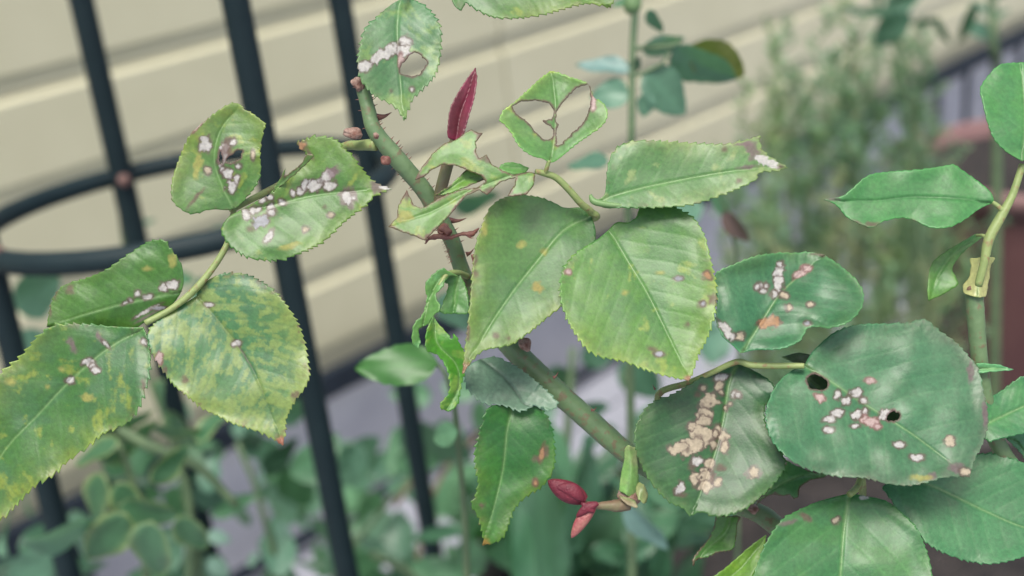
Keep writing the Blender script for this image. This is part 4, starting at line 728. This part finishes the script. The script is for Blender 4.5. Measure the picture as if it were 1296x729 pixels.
# rosemary-like feathery shrub
fs = empty('feathery_shrub', P(1080, 1100, 1.75), 'soft feathery needle-leaved shrub blurred behind the right leaves', 'shrub')
def sprig(seed, col, L=1.0):
    rg = random.Random(seed); V = []; Fc = []; C = []
    st = [(rg.uniform(-.02, .02) * i, rg.uniform(-.02, .02) * i, i * .125) for i in range(9)]
    tv, tf = tube_data([Vector(q) for q in st], [.008 - .0006 * i for i in range(9)], sides=5, n=2); V += tv; Fc += tf; C += [(.15, .20, .11, 1)] * len(tv)
    for i in range(150):
        u = rg.uniform(.12, 1); k = u * 8; i0 = min(7, int(k)); fr = k - i0; c = Vector(st[i0]).lerp(Vector(st[i0 + 1]), fr)
        a = rg.uniform(0, 6.28); l = rg.uniform(.07, .13) * (1.25 - u * .6); out = Vector((math.cos(a), math.sin(a), rg.uniform(.4, 1.3))).normalized(); sd = out.orthogonal().normalized() * .008
        b = len(V); V += [tuple(c - sd * .6), tuple(c + out * l * .5 + sd), tuple(c + out * l), tuple(c + out * l * .5 - sd)]; Fc += [(b, b + 1, b + 2, b + 3)]
        q = rg.uniform(.75, 1.3); cc = col if rg.random() < .93 else (.30, .29, .15); C += [(cc[0] * q, cc[1] * q, cc[2] * q, 1)] * 4
    me = bpy.data.meshes.new('sprig'); me.from_pydata(V, [], Fc); me.update(); me.materials.append(M_BACKLEAF)
    at_ = me.attributes.new('tint', 'FLOAT_COLOR', 'POINT'); at_.data.foreach_set('color', [x for c in C for x in c]); me.attributes.new('dry', 'FLOAT', 'POINT')
    return me
SPR = [sprig(61, (.18, .31, .18)), sprig(62, (.21, .37, .22)), sprig(63, (.15, .28, .17)), sprig(64, (.25, .36, .18)), sprig(65, (.28, .31, .17))]
rs = random.Random(70)
def put_sprig(px_, py_, d, lean, L, dleans=0, k=None, parent=fs):
    m = SPR[k if k is not None else rs.choice((0, 0, 1, 1, 2, 3))]; o = bpy.data.objects.new('sprig', m); COL.objects.link(o); o.parent = parent; o.location = P(px_, py_, d) - wloc(parent)
    z = Vector((math.sin(R_(lean)), dleans, math.cos(R_(lean)))).normalized(); o.rotation_euler = (z.to_track_quat('Z', 'Y').to_matrix() @ Matrix.Rotation(rs.uniform(0, 6.28), 3, 'Z')).to_euler(); s = L * d / F; o.scale = (s, s, s)
for (x, y, L, lean) in ((1000, 250, 210, 0), (985, 330, 250, -4), (1060, 260, 200, 2), (1085, 330, 250, 4), (1150, 250, 200, 0), (1165, 340, 200, 3), (1130, 350, 200, 6), (1030, 360, 240, -2), (1140, 160, 190, 1), (1068, 170, 190, 2), (985, 200, 170, -2), (1050, 200, 190, -3), (1100, 110, 130, 10), (990, 170, 150, 2), (1075, 230, 200, -2), (1020, 260, 170, 3), (1130, 240, 190, -4), (1150, 300, 260, -2), (1150, 230, 180, 4)):
    put_sprig(x, y, rs.uniform(1.5, 1.8), lean, L)
    put_sprig(x + rs.uniform(-18, 18), y + 20, rs.uniform(1.5, 1.8), lean + rs.uniform(-10, 10), L * .8)
for i in range(150):
    x = rs.uniform(950, 1200); y = rs.uniform(320, 560); put_sprig(x, y, rs.uniform(1.45, 1.95), rs.uniform(-28, 28), rs.uniform(90, 190), rs.uniform(-.4, .4), k=rs.choice((0, 0, 1, 2, 3, 3, 4)))
for i in range(18):
    x = rs.uniform(1030, 1190); y = rs.uniform(300, 470); put_sprig(x, y, rs.uniform(1.45, 1.6), rs.uniform(-60, 60), rs.uniform(60, 110), k=4)
stems(fs, [[(x, y, 1.7, 2.5), (x + 5, y + 300, 1.72, 4), (1080, 1100, 1.75, 6)] for x, y in ((1000, 240), (1040, 260), (1080, 240), (1130, 280), (1165, 220), (1180, 300))], M_GTWIG)
# tall leafy stem at the top right
tr_ = empty('tall_leafy_stem', P(1250, 1100, 1.5), 'blurred tall dark stem with small dark leaves at the top right corner', 'plant')
stems(tr_, [[(1250, -60, 1.3, 6), (1255, 0, 1.3, 6), (1258, 60, 1.3, 6), (1262, 200, 1.35, 6), (1250, 1100, 1.5, 7)], [(1100, -40, 1.4, 3), (1120, 30, 1.4, 3), (1150, 120, 1.4, 3), (1162, 300, 1.45, 4), (1200, 700, 1.5, 5)]])
rt = random.Random(90)
for i in range(20):
    x = rt.uniform(1085, 1290); y = rt.uniform(-30, 100) ; x += 0; place(rt.choice((pLong, pLong2, pT[0])), tr_, min(x, 1255), y * .45 - 8, rt.uniform(1.25, 1.45), rt.uniform(0, 360), rt.uniform(28, 52), rt.uniform(0, 50), rt.uniform(-50, 50), scy=.7)

# ------------------------------------------------------------------ POT at the right, planter under the roses
def lathe(name, c, prof_, m, parent, sides=40):
    V = []; Fc = []; n = len(prof_)
    for i in range(sides):
        a = 2 * math.pi * i / sides
        for r, z in prof_: V.append((c[0] + math.cos(a) * r, c[1] + math.sin(a) * r, c[2] + z))
    for i in range(sides):
        for k in range(n - 1): Fc.append((i * n + k, ((i + 1) % sides) * n + k, ((i + 1) % sides) * n + k + 1, i * n + k + 1))
    return obj(name, V, Fc, m, parent)
pc = P(1325, 192, 1.95); top = pc.z
pot = empty('flower_pot', (pc.x, pc.y, 0), 'large maroon flower pot with a pinkish rim behind the right-hand rose', 'flower pot')
R0 = .215
lathe('pot_body', (pc.x, pc.y, 0), [(0, .01), (R0 * .72, .0), (R0 * .76, .02), (R0 * .93, top - .06), (R0 * .93, top - .035), (R0 * .90, top - .035), (R0 * .90, top - .09)], M_POT, pot)
lathe('rim', (pc.x, pc.y, 0), [(R0 * .935, top - .036), (R0 * 1.0, top - .032), (R0 * 1.03, top - .018), (R0 * 1.02, top - .002), (R0 * .98, top), (R0 * .965, top - .006), (R0 * .945, top - .034)], simple('faded pink rim', (.21, .115, .115), (.26, .15, .145), 20, rough=.6), pot)
lathe('soil', (pc.x, pc.y, 0), [(R0 * .93, top - .03), (R0 * .5, top - .022), (0, top - .02)], M_SOIL, pot)
pl = empty('planter_box', (.55, .70, 0), 'long dark planter box filled with soil that the roses grow from, bottom right', 'planter')
zt = .70; X0, X1, Y0, Y1 = -.04, 1.15, .36, .98
def wallbox(a, b, nm='side_panel', m=M_TERRA):
    c = (Vector(a) + Vector(b)) / 2; h = (Vector(b) - Vector(a)) / 2; V, Fc = box_data(c, Vector((h.x, 0, 0)), Vector((0, h.y, 0)), Vector((0, 0, h.z))); o = obj(nm, V, Fc, m, pl, smooth=False); bevel(o, .004); return o
M_DKPL = simple('dark planter', (.035, .03, .03), (.055, .048, .045), 15, rough=.7)
wallbox((X0, Y1, 0.002), (X1, Y1 + .025, zt), m=M_DKPL); wallbox((X0, Y0 - .025, .002), (X1, Y0, zt), m=M_DKPL); wallbox((X0 - .025, Y0 - .025, .002), (X0 - .001, Y1 + .025, zt), m=M_DKPL); wallbox((X1 + .001, Y0 - .025, .002), (X1 + .025, Y1 + .025, zt), m=M_DKPL)
V = []; Fc = []; nx, ny = 70, 40
for j in range(ny + 1):
    for i in range(nx + 1):
        x = X0 + (X1 - X0) * i / nx; y = Y0 + (Y1 - Y0) * j / ny; V.append((x, y, zt - .03 + .03 * float(fbm(np.array([x * 18]), np.array([y * 18]), 5)[0])))
for j in range(ny):
    for i in range(nx): a = j * (nx + 1) + i; Fc.append((a, a + 1, a + nx + 2, a + nx + 1))
obj('soil', V, Fc, M_SOIL, pl)
for o in (rose, rose2):
    w = wloc(o)
print('leaf count', LEAFN[0], 'rose base', wloc(rose), wloc(rose2), 'tris', sum(len(o.data.polygons) for o in COL.objects if o.type == 'MESH'))
